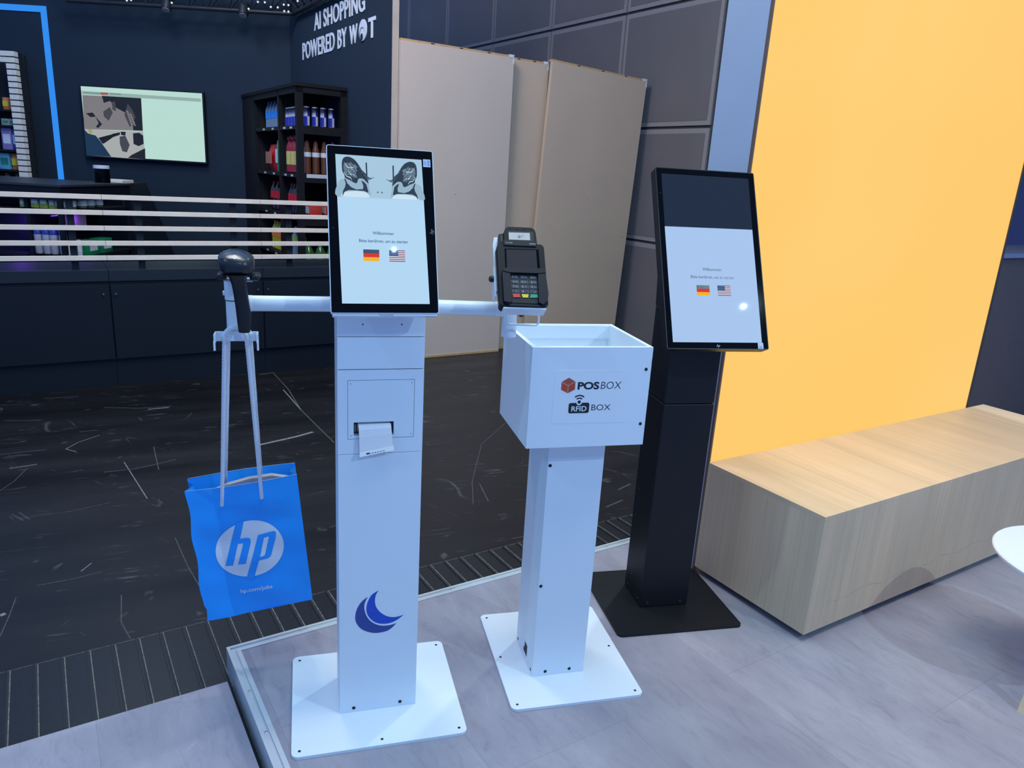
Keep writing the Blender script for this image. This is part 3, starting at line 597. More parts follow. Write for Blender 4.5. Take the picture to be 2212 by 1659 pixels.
# raised hood around the keypad
b = MB().m(TM2)
outer = catmull([(.004, .0985), (.010, .1045), (.026, .1060), (.109, .1068), (.118, .1020), (.1235, .090), (.1240, .032), (.1200, .014), (.106, .004)], 3)
b.poly(TF, [(.0040, .0960), (.0085, .1035), (.0250, .1062), (.1080, .1070), (.1165, .1035), (.1205, .0955), (.1000, .0925), (.0245, .0915)], 0, .012)
b.poly(TF, [(.0040, .0960), (.0245, .0920), (.0265, .0105), (.0200, .0050), (.0045, .0092)], 0, .010)
b.poly(TF, [(.0995, .0930), (.1205, .0955), (.1240, .0328), (.1200, .0140), (.1075, .0030), (.0965, .0085)], 0, .010)
b.poly(TF, [(.0045, .0092), (.0200, .0050), (.1075, .0030), (.1000, -.0005), (.0200, -.0005)], 0, .005); b.build('keypad_hood', tt)
b = MB().m(BLACKP).poly(TF, [(.0245, .0915), (.1000, .0925), (.0968, .0085), (.0265, .0090)], 0, .0015); kp = b.build('keypad', tt)
KM = mat('key_black', (.018, .020, .026), .4); KL = mat('key_outline', (.28, .30, .36), .5)
cols = [(.0286, .0468), (.0525, .0729), (.0775, .0965)]; rowsz = [(.0800, .0868), (.0655, .0732), (.0515, .0594), (.0378, .0458)]
subs = ['QZ.', 'ABC', 'DEF', 'GHI', 'JKL', 'MNO', 'PRS', 'TUV', 'WXY', 'F', '', '#*']; num = ['1', '2', '3', '4', '5', '6', '7', '8', '9', '', '0', '']
for i in range(12):
    c, r_ = cols[i % 3], rowsz[i//3]
    b = MB().m(KL).poly(TF, rrect(c[0], c[1], r_[0], r_[1], .0022, 3), .0015, .0028); b.m(KM).poly(TF, rrect(c[0]+.0006, c[1]-.0006, r_[0]+.0006, r_[1]-.0006, .0018, 3), .0015, .0031)
    b.m(LIT)
    if num[i]: b.text(TF, num[i], c[0]+.004, r_[0]+.0016, .0024 if num[i] != '1' else .0012, .0044, .0031, .0034, bold=.03)
    if subs[i]: b.text(TF, subs[i], c[0]+.0098, r_[0]+.0024, .0058 if len(subs[i]) > 1 else .002, .0024, .0031, .0034)
    b.build('key', kp)
for nm, P, c in (('red', [(.0290, .0340), (.0470, .0345), (.0500, .0245), (.0305, .0235)], (.62, .05, .04)), ('yellow', [(.0530, .0335), (.0720, .0337), (.0695, .0240), (.0555, .0240)], (.85, .62, .03)), ('green', [(.0775, .0340), (.0963, .0345), (.0960, .0245), (.0745, .0240)], (.02, .33, .16))):
    b = MB().m(mat('key_'+nm, c, .4)).poly(TF, P, .0015, .0038); b.build('key', kp)['label'] = nm+' function key'
# bracket of the terminal (belongs to the kiosk)
b = MB().m(WHITE_P); b.poly(TF, [(-.0085, .060), (-.0085, .200), (-.004, .222), (.020, .222), (.020, .002), (.117, .002), (.117, .06)], -.040, -.035)
b.fbox(TF, .004, .118, -.0065, -.0015, -.040, -.002, .001)
b.hexa([TF(-.010, .045, -.036), TF(-.006, .045, -.036), TF(-.006, .045, -.072), TF(-.010, .045, -.072), TF(-.010, .135, -.036), TF(-.006, .135, -.036), TF(-.006, .08, -.072), TF(-.010, .08, -.072)])
b.tube([K1(.4757, 1.285), TF(.05, .08, -.038)], .016, 20); bk = b.build('terminal_bracket', t1)
b = MB().m(BLACKP); F5b = TF.shift(0, 0, -.045); x, z = F5b.px(1064, 603); b.lathe(F5b(x-.010, z, 0), [(.004, 0), (.0085, .003), (.0085, .018), (.006, .020)], 16, TF.u); b.build('knob', bk, smooth=True)
FV = Frame(F1(0, 0, -.05), U1, ZZ); x, z = FV.px(1127, 672); b = MB().m(BLACKP); b.lathe(FV(x, z, 0), [(.008, 0), (.0090, -.012), (.006, -.016)], 16, ZZ); b.m(WHITE_P).lathe(FV(x, z, 0), [(.007, 0), (.007, .012)], 16, ZZ); b.build('knob', bk, smooth=True)
FV = Frame(F1(0, 0, -.015), U1, ZZ)
pp = [FV(*FV.px(*q)) for q in ((1093, 664), (1091, 700), (1163, 703), (1164, 664))]
b = MB().m(WHITE_P); b.tube(bentpath(pp, .012, 6), .0032, 12); b.build('wire_handle', bk, smooth=True)
# ------------------------------------------------------------------ blue paper carrier bag hanging from the hook bar
BG = tframe((-.9112, 1.9935, .2044), 19.217, 7.536, 5.166); bw, bh, bdp = .3251, .4257, .105
bag = thing('carrier_bag', BG(.16, 0, -.04), 'blue paper carrier bag with round white logo hanging on white rope', 'bag', R(19.2))
BOW = .022
def wob(x, z, s=1): return s*(.0028*math.sin(x*31+z*17)+.0022*math.sin(x*13-z*41+1.2)+.0018*math.sin(z*63+x*20))*min(1, max(0, (bh-z)/.12))
NX, NZ = 26, 34
def edge_l(z): return .004*math.sin(z*40)+(.006 if z < .05 else 0)
def bpan(c0, name, par, nrm, hh, bow):
    b = MB().m(BAGB); V = []
    for j in range(NZ+1):
        z = hh*j/NZ; row = []
        for i in range(NX+1):
            s = i/NX; x = (bw*s)+edge_l(z)*(1-s)*.8; c = c0+nrm*(wob(x, z)*(4*s*(1-s))**.5+bow*math.sin(math.pi*s)*(z/hh)**2)
            row.append(b.bm.verts.new(BG(x, z, c)))
        V.append(row)
    for j in range(NZ):
        for i in range(NX): b.face([V[j][i], V[j][i+1], V[j+1][i+1], V[j+1][i]])
    r = bmesh.ops.solidify(b.bm, geom=b.bm.faces[:], thickness=.0008) if False else None
    return b.build(name, par, smooth=True)
fp = bpan(0, 'front_panel', bag, 1, bh, BOW); bp_ = bpan(-bdp, 'back_panel', bag, -1, bh+.010, .018)
for s, xx in ((0, 0.0), (1, bw)):     # folded gussets
    b = MB().m(BAGB); V = []
    for j in range(25):
        z = bh*j/24; tuck = .020*max(0, min(1, (z-.10)/.3))+.002; xb = xx+(edge_l(z)*.8 if s == 0 else 0); sg_ = 1 if s == 0 else -1
        V.append([b.bm.verts.new(p) for p in (BG(xb, z, 0), BG(xb+sg_*tuck*.5, z, -bdp*.25), BG(xb+sg_*tuck, z, -bdp*.5), BG(xb+sg_*tuck*.5, z, -bdp*.75), BG(xb, z, -bdp))])
    for j in range(24):
        for i in range(4): b.face([V[j][i], V[j][i+1], V[j+1][i+1], V[j+1][i]])
    b.build('gusset', bag)
b = MB().m(BAGB); b.hexa([BG(.004, 0, -bdp), BG(bw, 0, -bdp), BG(bw, 0, 0), BG(.004, 0, 0), BG(.004, .001, -bdp), BG(bw, .001, -bdp), BG(bw, .001, 0), BG(.004, .001, 0)]); b.build('bag_bottom', bag)
b = MB().m(mat('pale_paper_edge', (.45, .60, .80), .6)); b.tube([BG(0, bh, 0.0)]+[BG(bw*k/12, bh, BOW*math.sin(math.pi*k/12)) for k in range(1, 13)], .0006, 6); b.tube([BG(bw*k/12, bh+.010, -bdp-.018*math.sin(math.pi*k/12)) for k in range(13)], .0006, 6); b.build('rim_edge', bag)
# printed logo
def lay(p, c): return BG(p[0], p[1], c+wob(p[0], p[1])*(4*(p[0]/bw)*(1-p[0]/bw))**.5+BOW*math.sin(math.pi*p[0]/bw)*(p[1]/bh)**2)
class Lay:
    def __init__(s, c): s.c = c
    def __call__(s, a, b, c=0.0): return lay((a, b), s.c+c)
def drape(b, pts, c, step=.012):   # triangulated flat print following the paper
    m2 = bmesh.new(); vs = [m2.verts.new((p[0], p[1], 0)) for p in pts]; f0 = m2.faces.new(vs); f0.normal_update()
    if f0.normal.z < 0: f0.normal_flip()
    bmesh.ops.triangulate(m2, faces=m2.faces[:])
    for ax in (0, 1):
        lo_, hi_ = min(p[ax] for p in pts), max(p[ax] for p in pts); k = lo_+step
        while k < hi_:
            bmesh.ops.bisect_plane(m2, geom=m2.verts[:]+m2.edges[:]+m2.faces[:], plane_co=((k, 0, 0) if ax == 0 else (0, k, 0)), plane_no=((1, 0, 0) if ax == 0 else (0, 1, 0))); k += step
    bmesh.ops.triangulate(m2, faces=m2.faces[:]); mp = {v: b.bm.verts.new(lay((v.co.x, v.co.y), c)) for v in m2.verts}
    for f in m2.faces: b.face([mp[v] for v in f.verts])
    m2.free()
cxx, czz, rx, rz_ = .1588, .2108, .1010, .0930
b = MB().m(BAGW); b.keep = True; drape(b, [(cxx+rx*math.cos(2*math.pi*k/64), czz+rz_*math.sin(2*math.pi*k/64)) for k in range(64)], .0012); lg = b.build('logo_disc', fp); lg['label'] = 'white round printed logo'
b = MB().m(BAGB); b.keep = True
HPt = [(0.1275, 0.3035), (0.1520, 0.3062), (0.1335, 0.2500), (0.1500, 0.2500), (.1595, .2480), (0.1640, 0.2420), (0.1632, 0.2320), (0.1396, 0.1661), (0.1172, 0.1675), (0.1400, 0.2300), (.1395, .2345), (0.1256, 0.2351), (0.1022, 0.1664), (0.0799, 0.1692)]
Pp = [(0.1872, 0.2514), (0.2310, 0.2562), (.2385, .2545), (0.2412, 0.2490), (0.2378, 0.2323), (0.2190, 0.1810), (.2150, .1740), (0.2072, 0.1701), (0.1800, 0.1690), (0.1575, 0.1100), (0.1350, 0.1130)]
drape(b, HPt, .0020); drape(b, Pp, .0020); b.m(BAGW); drape(b, [(0.2035, 0.2395), (0.2190, 0.2412), (0.2000, 0.1850), (.1975, .1815), (0.1845, 0.1800)], .0028); b.build('logo_letters', fp)['label'] = 'slanted letters hp'
b = MB().m(BAGW); b.keep = True
b.text(Lay(.0012), 'hp.com/jobs', .1131, .0690, .0955, .0125, 0, .0001, bold=.01); b.build('lettering', fp)
# bag content
b = MB().m(mat('grey_content', (.36, .34, .38), .7, var=.1)); P = [(.05, .02), (.30, .02), (.300, .412), (.25, .428), (.18, .428), (.11, .418), (.05, .398)]
b.poly(BG, P, -.050, -.020); b.m(mat('pink_print', (.7, .06, .16), .6)); b.fbox(BG, .072, .092, .396, .408, -.020, -.0195)
tag(b.build('paper_stack', None, origin=BG(.16, .02, -.035)), 'pale grey papers standing inside the blue carrier bag', 'papers')
# rope handles
ROPE = mat('white_rope', (.80, .84, .90), .7, var=.08, scale=300)
def hx_(x, y, c): FR = Frame(F1(0, 0, c), U1, ZZ); return FR(*FR.px(x, y))
f1 = lay((.097, .369), .003); f2 = lay((.2132, .3731), .003); b1 = BG(.105, .395, -bdp+.004); b2 = BG(.215, .400, -bdp+.004)
h1 = hx_(489, 722, -.020); h2 = hx_(536, 722, -.020)
for nm, (p, q, dc) in enumerate(((f1, f2, .006), (b1, b2, -.010))):
    off = F1.n*dc+U1*(.004 if nm else -.004); top1 = h1+off; top2 = h2+off
    path = [p]+[p.lerp(top1, k/28)+ZZ*0 for k in range(1, 29)]
    arc = [top1.lerp(top2, k/10)+ZZ*(.018*math.sin(math.pi*k/10)**.6)-F1.n*.004 for k in range(1, 10)]
    path += arc+[top2.lerp(q, k/28) for k in range(0, 29)]
    fine = []
    for a, c in zip(path, path[1:]):
        n_ = max(1, int((c-a).length/.004)); fine += [a.lerp(c, k/n_) for k in range(n_)]
    fine.append(path[-1]); b = MB().m(ROPE); b.tube(fine, .0052, 12, True, 260, .13); o = b.build('rope_handle', bag, smooth=True)
    for e, dd in ((p, 1), (q, 1)):
        b = MB().m(ROPE); r_ = random.Random(int(e.x*1e4))
        if nm: b.tube([e+Vector((r_.uniform(-1, 1), r_.uniform(-1, 1), r_.uniform(-1, 1)))*.004+U1*.012*math.sin(k*1.4)+ZZ*(-.006+.010*math.cos(k*1.1))+F1.n*.008 for k in range(7)], .0042, 8)
        else: b.tube([e, e-F1.n*.006], .0056, 10)
        b.build('knot', o, smooth=True)
# ================================================================== WHITE RFID KIOSK
Y2 = 14.6; U2, B2, _ = ydir(Y2); O2 = Vector((.123, 2.076, 0)); F2 = Frame(O2, U2, ZZ)
t2 = thing('box_kiosk', O2+U2*.09+B2*.1, 'white pedestal with open-topped scanning box printed with orange cube logo', 'kiosk', R(Y2))
plate(Frame(O2-U2*.101-B2*.142, U2, B2), .44, .515, t2, WHITE, [(.022, .022), (.418, .022), (.022, .493), (.418, .493), (.022, .26), (.418, .26)])
b = MB().m(WHITE).fbox(F2, 0, .18, .0095, .845, -.208, 0, .0012); c2 = b.build('column', t2)
screws(F2, [(.0075, .7604), (.0075, .3476), (.0454, .0253), (.1288, .0262)], t2)
FL = Frame(O2, -B2, ZZ)      # left side, u towards viewer
FLs = Frame(O2+B2*.208, -B2, ZZ)
for q in ((.020, .026), (.190, .026)):
    b = MB().m(DKSCREW); b.lathe(FLs(q[0], q[1], 0), [(.005, 0), (.0045, .0012)], 14, -U2); b.build('screw', t2)
b = MB().m(GAP); b.hexa([FLs(.095, .035, .0), FLs(.135, .035, .0), FLs(.135, .075, .0), FLs(.095, .075, 0), FLs(.095, .035, .0005), FLs(.135, .035, .0005), FLs(.135, .075, .0005), FLs(.095, .075, .0005)])
b.m(WHITE_P).fbox(FLs, .095, .108, .055, .075, .0, .0015); b.build('cable_cutout', c2)
YB = 15.24; UB, BB, _ = ydir(YB); OB = Vector((.051, 1.984, 0)); FB = Frame(OB, UB, ZZ); bw2, bd2, z0, z1 = .364, .327, .8455, 1.1455; th = .013
b = MB().m(WHITE); b.fbox(FB, 0, bw2, z0, z1, -th, 0, .0008); fpb = b.build('front_wall', t2)
b = MB().m(WHITE); b.fbox(FB, 0, th, z0, z1, -bd2, -th-.0005, .0008); b.build('side_wall', t2)
b = MB().m(WHITE); b.fbox(FB, bw2-th, bw2, z0, z1, -bd2, -th-.0005, .0008)
b.build('side_wall', t2)
b = MB().m(WHITE); b.fbox(FB, th, bw2-th, z0, z1, -bd2, -bd2+th, .0008); b.fbox(FB, th, bw2-th, z1-.045, z1-.003, -bd2+th, -bd2+th+.004); b.build('back_wall', t2)
b = MB().m(WHITE); b.fbox(FB, th, bw2-th, z0, z0+.012, -bd2+th, -th); b.fbox(FB, th, bw2-th, .93, .935, -bd2+th, -th); b.build('box_floor', t2)
screws(FB, [(.3481, 1.0792), (.3488, .9119)], fpb, .0050)
b = MB().m(GAP)
for za, zb in ((1.094, 1.108), (1.060, 1.066), (.930, .940), (.893, .899)): b.fbox(FB, bw2-.0005, bw2+.0008, za, zb, -.010, .0004)
b.build('hinge_notch', fpb)
STK = mat('sticker_white', (.78, .84, .90), .40, var=.01)
b = MB().m(STK).poly(FB, [(.0704, .9194), (.3006, .9180), (.2990, 1.0781), (.0693, 1.0779)], 0, .0004); st = b.build('sticker', fpb); st['label'] = 'white rectangular logo sticker'
FS = FB.shift(0, 0, .0004)
b = MB(); CU = dict(t=(.1129, .1129), )
top_, rt_, rb2, bt_, lb2, lt_, mid = (.1129, 1.0574), (.1343, 1.0453), (.1343, 1.0215), (.1129, 1.0100), (.0916, 1.0215), (.0916, 1.0446), (.1129, 1.0335)
b.m(mat('cube_edge', (.70, .50, .45), .5)).poly(FS, [top_, rt_, rb2, bt_, lb2, lt_], 0, .0002)
def ins(P, k=.93): cx = sum(p[0] for p in P)/len(P); cz = sum(p[1] for p in P)/len(P); return [(cx+(p[0]-cx)*k, cz+(p[1]-cz)*k) for p in P]
b.m(mat('cube_top', (.40, .085, .055), .5)).poly(FS, ins([top_, rt_, mid, lt_]), .0002, .0004); b.m(mat('cube_left', (.52, .075, .035), .5)).poly(FS, ins([lt_, mid, bt_, lb2]), .0002, .0004); b.m(mat('cube_right', (.46, .065, .035), .5)).poly(FS, ins([mid, rt_, rb2, bt_]), .0002, .0004); b.build('cube_logo', st)['label'] = 'orange red cube'
b = MB().m(INK); b.text(FS, 'POS', .1415, 1.0222, .0655, .0215, 0, .0003, bold=.035, spacing=.98); b.build('lettering', st); b = MB().m(INK); b.text(FS, 'BOX', .2120, 1.0220, .0630, .0215, 0, .0003, bold=-.010, shear=.08); b.build('lettering', st)
b = MB().m(INK).poly(FS, rrect(.1190, .1820, .9500, .9813, .006), 0, .0003)
for r0, r1 in ((.0105, .0142), (.0185, .0225)):
    A_ = [R(48+84*k/14) for k in range(15)]; cz = .9830; b.poly(FS, [(.1500+r1*math.cos(a), cz+r1*math.sin(a)) for a in A_]+[(.1500+r0*math.cos(a), cz+r0*math.sin(a)) for a in A_[::-1]], 0, .0003)
b.m(STK).disc(FS, .1500, .9825, .0085, .0001, .0004, 24); b.m(INK).disc(FS, .1500, .9838, .0050, .0001, .0006, 24); b.build('rfid_symbol', st)
b = MB().m(STK); b.text(FS, 'RFID', .1280, .9562, .0460, .0150, .0003, .0005, bold=.015); b.build('lettering', st); b = MB().m(INK); b.text(FS, 'BOX', .1890, .9575, .0590, .0175, 0, .0003, bold=-.005); b.build('lettering', st)
# ================================================================== BLACK SELF-CHECKOUT KIOSK
Y3 = 12.5; U3, B3, _ = ydir(Y3); O3 = Vector((.549, 2.527, 0)); F3 = Frame(O3, U3, ZZ)
t3 = thing('self_checkout_kiosk', O3+U3*.098+B3*.086, 'black free-standing self-checkout kiosk with tilted portrait screen beside the bench', 'kiosk', R(Y3))
plate(Frame(Vector((.443, 2.334, 0)), ydir(13.3)[0], ydir(13.3)[1]), .499, .443, t3, BLACK, [(.022, .022), (.25, .022), (.477, .022), (.022, .42), (.477, .42)])
b = MB().m(BLACK).fbox(F3, 0, .196, .0095, .8405, -.173, 0, .004); b.build('column', t3)
b = MB().m(BLACK); b.fbox(F3, 0, .196, .8425, 1.17, -.173, 0, .004)
b.build('head_section', t3)
b = MB().m(BLACK); b.hexa([F3(0, 1.17, 0), F3(.196, 1.17, 0), F3(.196, 1.17, -.173), F3(0, 1.17, -.173), F3(0, 1.30, -.05), F3(.196, 1.30, -.05), F3(.196, 1.30, -.19), F3(0, 1.30, -.19)]); b.fbox(F3, .05, .146, 1.17, 1.24, -.05, .045); b.build('neck', t3)
SCG = mat('grey_screw', (.07, .075, .085), .4, metal=.6)
screws(F3, [(.030, .027), (.166, .027)], t3, .005, SCG)
FL3 = Frame(O3+B3*.173, -B3, ZZ)
for q in ((.030, .03), (.14, .03), (.06, .09), (.035, .45)):
    b = MB().m(SCG); b.lathe(FL3(q[0], q[1], 0), [(.0035, 0), (.003, .001)], 12, -U3); b.build('screw', t3)
S3 = tframe((.5016, 2.360, 1.0814), 12.573, 24.98, .06); W3, H3 = .3687, .6324
mo3, pan3 = monitor(S3, W3, H3, .040, t3, BLACKP, .003)
MB().m(BLACKP).fbox(S3, .10, .27, .10, .30, -.075, -.040, .004).build('mount', mo3)
MB().m(screen('dark_display', (.010, .019, .042), 1.0)).poly(S3, [(.0200, .4217), (.3444, .4225), (.3455, .6090), (.0204, .6090)], .0004, .0008).build('screen', mo3)['label'] = 'unlit dark navy upper half of the display'
b = MB().m(SCRN2).poly(S3, [(.0213, .0225), (.3439, .0235), (.3442, .4225), (.0198, .4210)], .0004, .0008); sc3 = b.build('screen', mo3); sc3['label'] = 'lit blue lower half of the display'
S3s = S3.shift(0, 0, .0008)
touch(S3s, sc3, (.1458, .2700, .0690, .0098), (.1012, .2430, .1590, .0100), (.1194, .1662, .1830, .2187), (.1956, .2437, .1840, .2198))
sticker(S3, .3284, .3482, .0028, .0228, mo3)
hp_mark(S3.shift(0, 0, .0004), .1765, .0080, .0125, mo3, mat('silver_print', (.35, .38, .48), .4)); MB().m(GREYINK).disc(S3, .0121, .5399, .0010, .0004, .0006, 10).build('camera_dot', mo3)
exec_later = []
# ================================================================== SHOP: slatted counter units in front
FC = Frame(Vector((-3.588, 4.892, 0)), U33, ZZ)     # plinth plane, u to the right, n to viewer
def fx(px, py): return FC.px(px, py)[0]
seams = [fx(243, 650)-1.087, fx(243, 650), fx(220, 430)+1.087*1+.0, 0]
X1 = fx(231, 560); pitch = 1.087
for k, lab in ((-1, 'left'), (0, 'middle'), (1, 'right')):
    xa = X1+pitch*k; xb = xa+pitch
    t = thing('slatted_counter', FC((xa+xb)/2, HF, -.15), {'left': 'leftmost dark low counter unit with five pale wooden rails', 'middle': 'middle dark counter unit with pale rails behind the scanner arm', 'right': 'right dark counter unit with pale rails, half behind the white kiosk'}[lab], 'counter', R(33), 'slatted counter units along the shop front')
    e = .0012
    MB().m(DARKCAB).fbox(FC, xa+e, xb-e, HF, .095, -.45, 0).build('plinth', t)
    MB().m(DARKCAB).fbox(FC, xa+e, xb-e, .095, .690, -.45, .006).build('carcass', t)
    b = MB().m(DARKCAB); b.fbox(FC, xa+.006, xb-.006, .112, .662, .006, .024, .001); dr = b.build('door', t)
    for kx in (xa+.035, xb-.045):
        b = MB().m(mat('small_knob', (.10, .12, .15), .35, metal=.4)); b.lathe(FC(kx, .600, .024), [(.004, 0), (.004, .008), (.008, .010), (.007, .016)], 12, FC.n); b.build('knob', dr)
    MB().m(mat('counter_top_paint', (.014, .022, .034), .5, var=.05, spec=.25)).fbox(FC, xa+e, xb-e, .690, .772, -.47, .020, .002).build('counter_top', t)
    for px_ in (.205, .865):
        MB().m(DARKCAB).fbox(FC, xa+px_, xa+px_+.045, .772, 1.30, -.030, -.012).build('post', t)
    for za, zb in ((.834, .884), (.942, .985), (1.050, 1.089), (1.156, 1.198), (1.264, 1.306)):
        zc = (za+zb)/2; MB().m(RAILW).fbox(FC, xa+e, xb-e, zc-.018, zc+.014, -.012, .016, .001).build('rail', t)
# ------------------------------------------------------------------ product prototypes
def tint(name, c, r=.4, **k): return mat(name, c, r, **k)
def proto(name, parts, loc=(0, 0, 0)):
    r = bpy.data.objects.new(name, None); COL.objects.link(r); ROOT[r] = Matrix.Identity(4); r.empty_display_size = .03; r['fresh'] = 1
    for nm, bld in parts: bld.build(nm, r, smooth=True)
    return r
class Kind:
    """first use moves the prototype, later uses copy it with its parts"""
    def __init__(s, root): s.root = root; s.used = False; del root['fresh']
    def put(s, loc, rz, label, cat, group, sc=1.0):
        o = s.root if not s.used else copy_tree(s.root); s.used = True
        o.location = loc; o.rotation_euler = (0, 0, rz); o.scale = (sc, sc, sc); return tag(o, label, cat, group)
def bottle(name, liquid, labelm, capm, h=.27, r=.04, lz=(.35, .62), neck=.33):
    body = MB().m(liquid).lathe((0, 0, 0), [(r*.7, 0), (r*.98, h*.03), (r, h*.1), (r*.94, h*.33), (r, h*.62), (r*.97, h*.70), (r*.6, h*.84), (r*neck, h*.90), (r*neck, h*.95)], 16)
    lab = MB().m(labelm).lathe((0, 0, 0), [(r*.97, h*lz[0]), (r*1.03, h*lz[0]+.001), (r*1.03, h*lz[1]-.001), (r*.97, h*lz[1])], 16)
    cap = MB().m(capm).lathe((0, 0, 0), [(r*.36, h*.94), (r*.38, h*.945), (r*.38, h*.995), (r*.3, h)], 12)
    return Kind(proto(name, [('bottle_body', body), ('label', lab), ('cap', cap)]))
def can(name, m1, m2, h=.16, r=.03, split=.5, quarter=False):
    A_ = MB()
    if quarter:
        for q4 in range(4):
            for half in (0, 1):
                A_.m(m1 if (q4+half) % 2 else m2); a_ = [math.pi/2*q4+math.pi/2*i/4 for i in range(5)]; z0_, z1_ = (h*.04, h*.5) if half == 0 else (h*.5, h*.93)
                for p, q in zip(a_, a_[1:]): A_.face([A_.bm.verts.new(Vector((r*math.cos(t_), r*math.sin(t_), z_))) for t_, z_ in ((p, z0_), (q, z0_), (q, z1_), (p, z1_))])
        A_.m(m2).lathe((0, 0, 0), [(r*.8, 0), (r, h*.04)], 16); A_.m(m2).lathe((0, 0, 0), [(r, h*.93), (r*.82, h*.975)], 16)
        bmesh.ops.remove_doubles(A_.bm, verts=A_.bm.verts[:], dist=.0004)
    else:
        A_.m(m1).lathe((0, 0, 0), [(r*.8, 0), (r, h*.05), (r, h*split)], 14); A_.m(m2).lathe((0, 0, 0), [(r, h*split), (r, h*.92), (r*.82, h*.97)], 14)
    l = MB().m(STEEL).lathe((0, 0, 0), [(r*.84, h*.968), (r*.84, h), (r*.7, h*.985)], 14)
    return Kind(proto(name, [('can_body', A_), ('lid', l)]))
def pack(name, m1, m2, w, h, d, bulge=0.0):
    b = MB().m(m1)
    if bulge:
        rings = []
        for k in range(9):
            s = k/8; bb = d*(.12+.88*math.sin(math.pi*min(1, .06+s*.9))**.7); ww = w*(1-.06*math.sin(math.pi*s)); rings.append([Vector((ww/2*math.cos(q), bb/2*math.sin(q)*(1-.3*abs(math.cos(q))), h*s)) for q in [2*math.pi*i/16 for i in range(16)]])
        b.loft(rings)
    else: b.box(-w/2, w/2, -d/2, d/2, 0, h, .003)
    lb_ = MB().m(m2); yy = d/2*(.98 if bulge else 1)+.0008
    lb_.box(-w*.36, w*.36, -yy-.0008, -yy+.004 if bulge else -yy+.001, h*.28, h*.72)
    return Kind(proto(name, [('pack_body', b), ('label', lb_)]))
CLEAR = tint('clear_bottle', (.16, .24, .34), .08, spec=.9, coat=.5); COLA = tint('cola_liquid', (.010, .006, .008), .08, spec=.8, coat=.5); BLUEL = tint('label_blue', (.02, .26, .80)); REDL = tint('label_red', (.55, .015, .03)); BLK = tint('cap_black', (.01, .012, .02)); BLUEC = tint('cap_blue', (.02, .06, .25))
CANB = tint('can_blue', (.02, .03, .42), .3); CANS = tint('can_silver', (.62, .66, .80), .3); REDC = tint('shrink_red', (.30, .018, .035)); BROWN = tint('brown_glass', (.14, .050, .022), .12, coat=.5); YEL = tint('label_yellow', (.72, .60, .03)); WHL = tint('label_white', (.70, .74, .84))
ORG = tint('label_orange', (.80, .22, .05)); YG = tint('lemon_liquid', (.42, .42, .03), .15, coat=.5); GRL = tint('label_green', (.03, .30, .10)); GRB = tint('green_bottle_liquid', (.03, .13, .025), .12, coat=.5); PALEG = tint('label_pale_green', (.30, .42, .14)); GRD = tint('green_plastic', (.01, .25, .10)); LILAC = tint('lilac_pack', (.30, .22, .50)); PKB = tint('pack_blue', (.03, .06, .30)); CYAN = tint('pack_cyan', (.12, .45, .62)); TEAL = tint('pack_teal', (.02, .22, .18)); GREYP = tint('pack_grey', (.35, .36, .42))
K_water = bottle('water_bottle', CLEAR, BLUEL, BLUEC); K_energy = can('drink_can', CANB, CANS, .175, .030, quarter=True); K_cola = bottle('cola_bottle', COLA, REDL, REDL, .30, .043, (.42, .68))
K_cream = bottle('sauce_bottle', REDC, tint('label_cream_yellow', (.60, .52, .16)), REDC, .33, .045, (.22, .58), .8); K_brown = bottle('brown_bottle', BROWN, WHL, REDC, .31, .036, (.52, .66), .6); K_lemon = bottle('lemonade_bottle', YG, ORG, ORG, .30, .043, (.45, .66)); K_green = bottle('green_bottle', GRB, GRL, GRL, .31, .05, (.45, .70)); K_pale = bottle('lime_drink_bottle', CLEAR, PALEG, WHL, .30, .045, (.36, .72)); K_gl = bottle('soda_bottle', CLEAR, GRL, WHL, .28, .038, (.38, .70))
K_snack = pack('snack_bag', REDL, tint('nut_print', (.50, .16, .12)), .26, .22, .12, .5); K_tubeg = pack('snack_pouch', GRL, WHL, .075, .24, .04, .5); K_tuber = pack('snack_pouch', REDL, WHL, .075, .24, .04, .5); K_redpack = pack('drink_multipack', tint('multipack_red', (.55, .05, .03)), WHL, .15, .145, .12)
K_greencan = pack('tea_box', tint('yellow_green_print', (.36, .42, .08)), WHL, .072, .15, .07); K_spray = can('spray_can', tint('spray_grey', (.45, .46, .55), .3), tint('spray_blue', (.03, .05, .35), .3), .24, .036, .75)
K_jar = bottle('jar', tint('olive_jar', (.10, .10, .05), .12, coat=.6), WHL, tint('jar_lid', (.05, .06, .05), .3), .13, .045, (.18, .60), .9); K_tubw = bottle('lotion_bottle', tint('lotion_white', (.62, .66, .74)), WHL, BLUEC, .21, .035, (.2, .7), .8); K_gbox = pack('wipes_box', GRD, WHL, .17, .13, .12)
K_lil = pack('lilac_box', LILAC, WHL, .12, .25, .07); K_blu = pack('blue_box', PKB, WHL, .09, .24, .07); K_cy = pack('cyan_box', CYAN, TEAL, .15, .22, .07); K_or = pack('orange_pouch', ORG, YEL, .15, .22, .07, .5); K_wf = pack('printed_box', GREYP, GRL, .15, .12, .08)
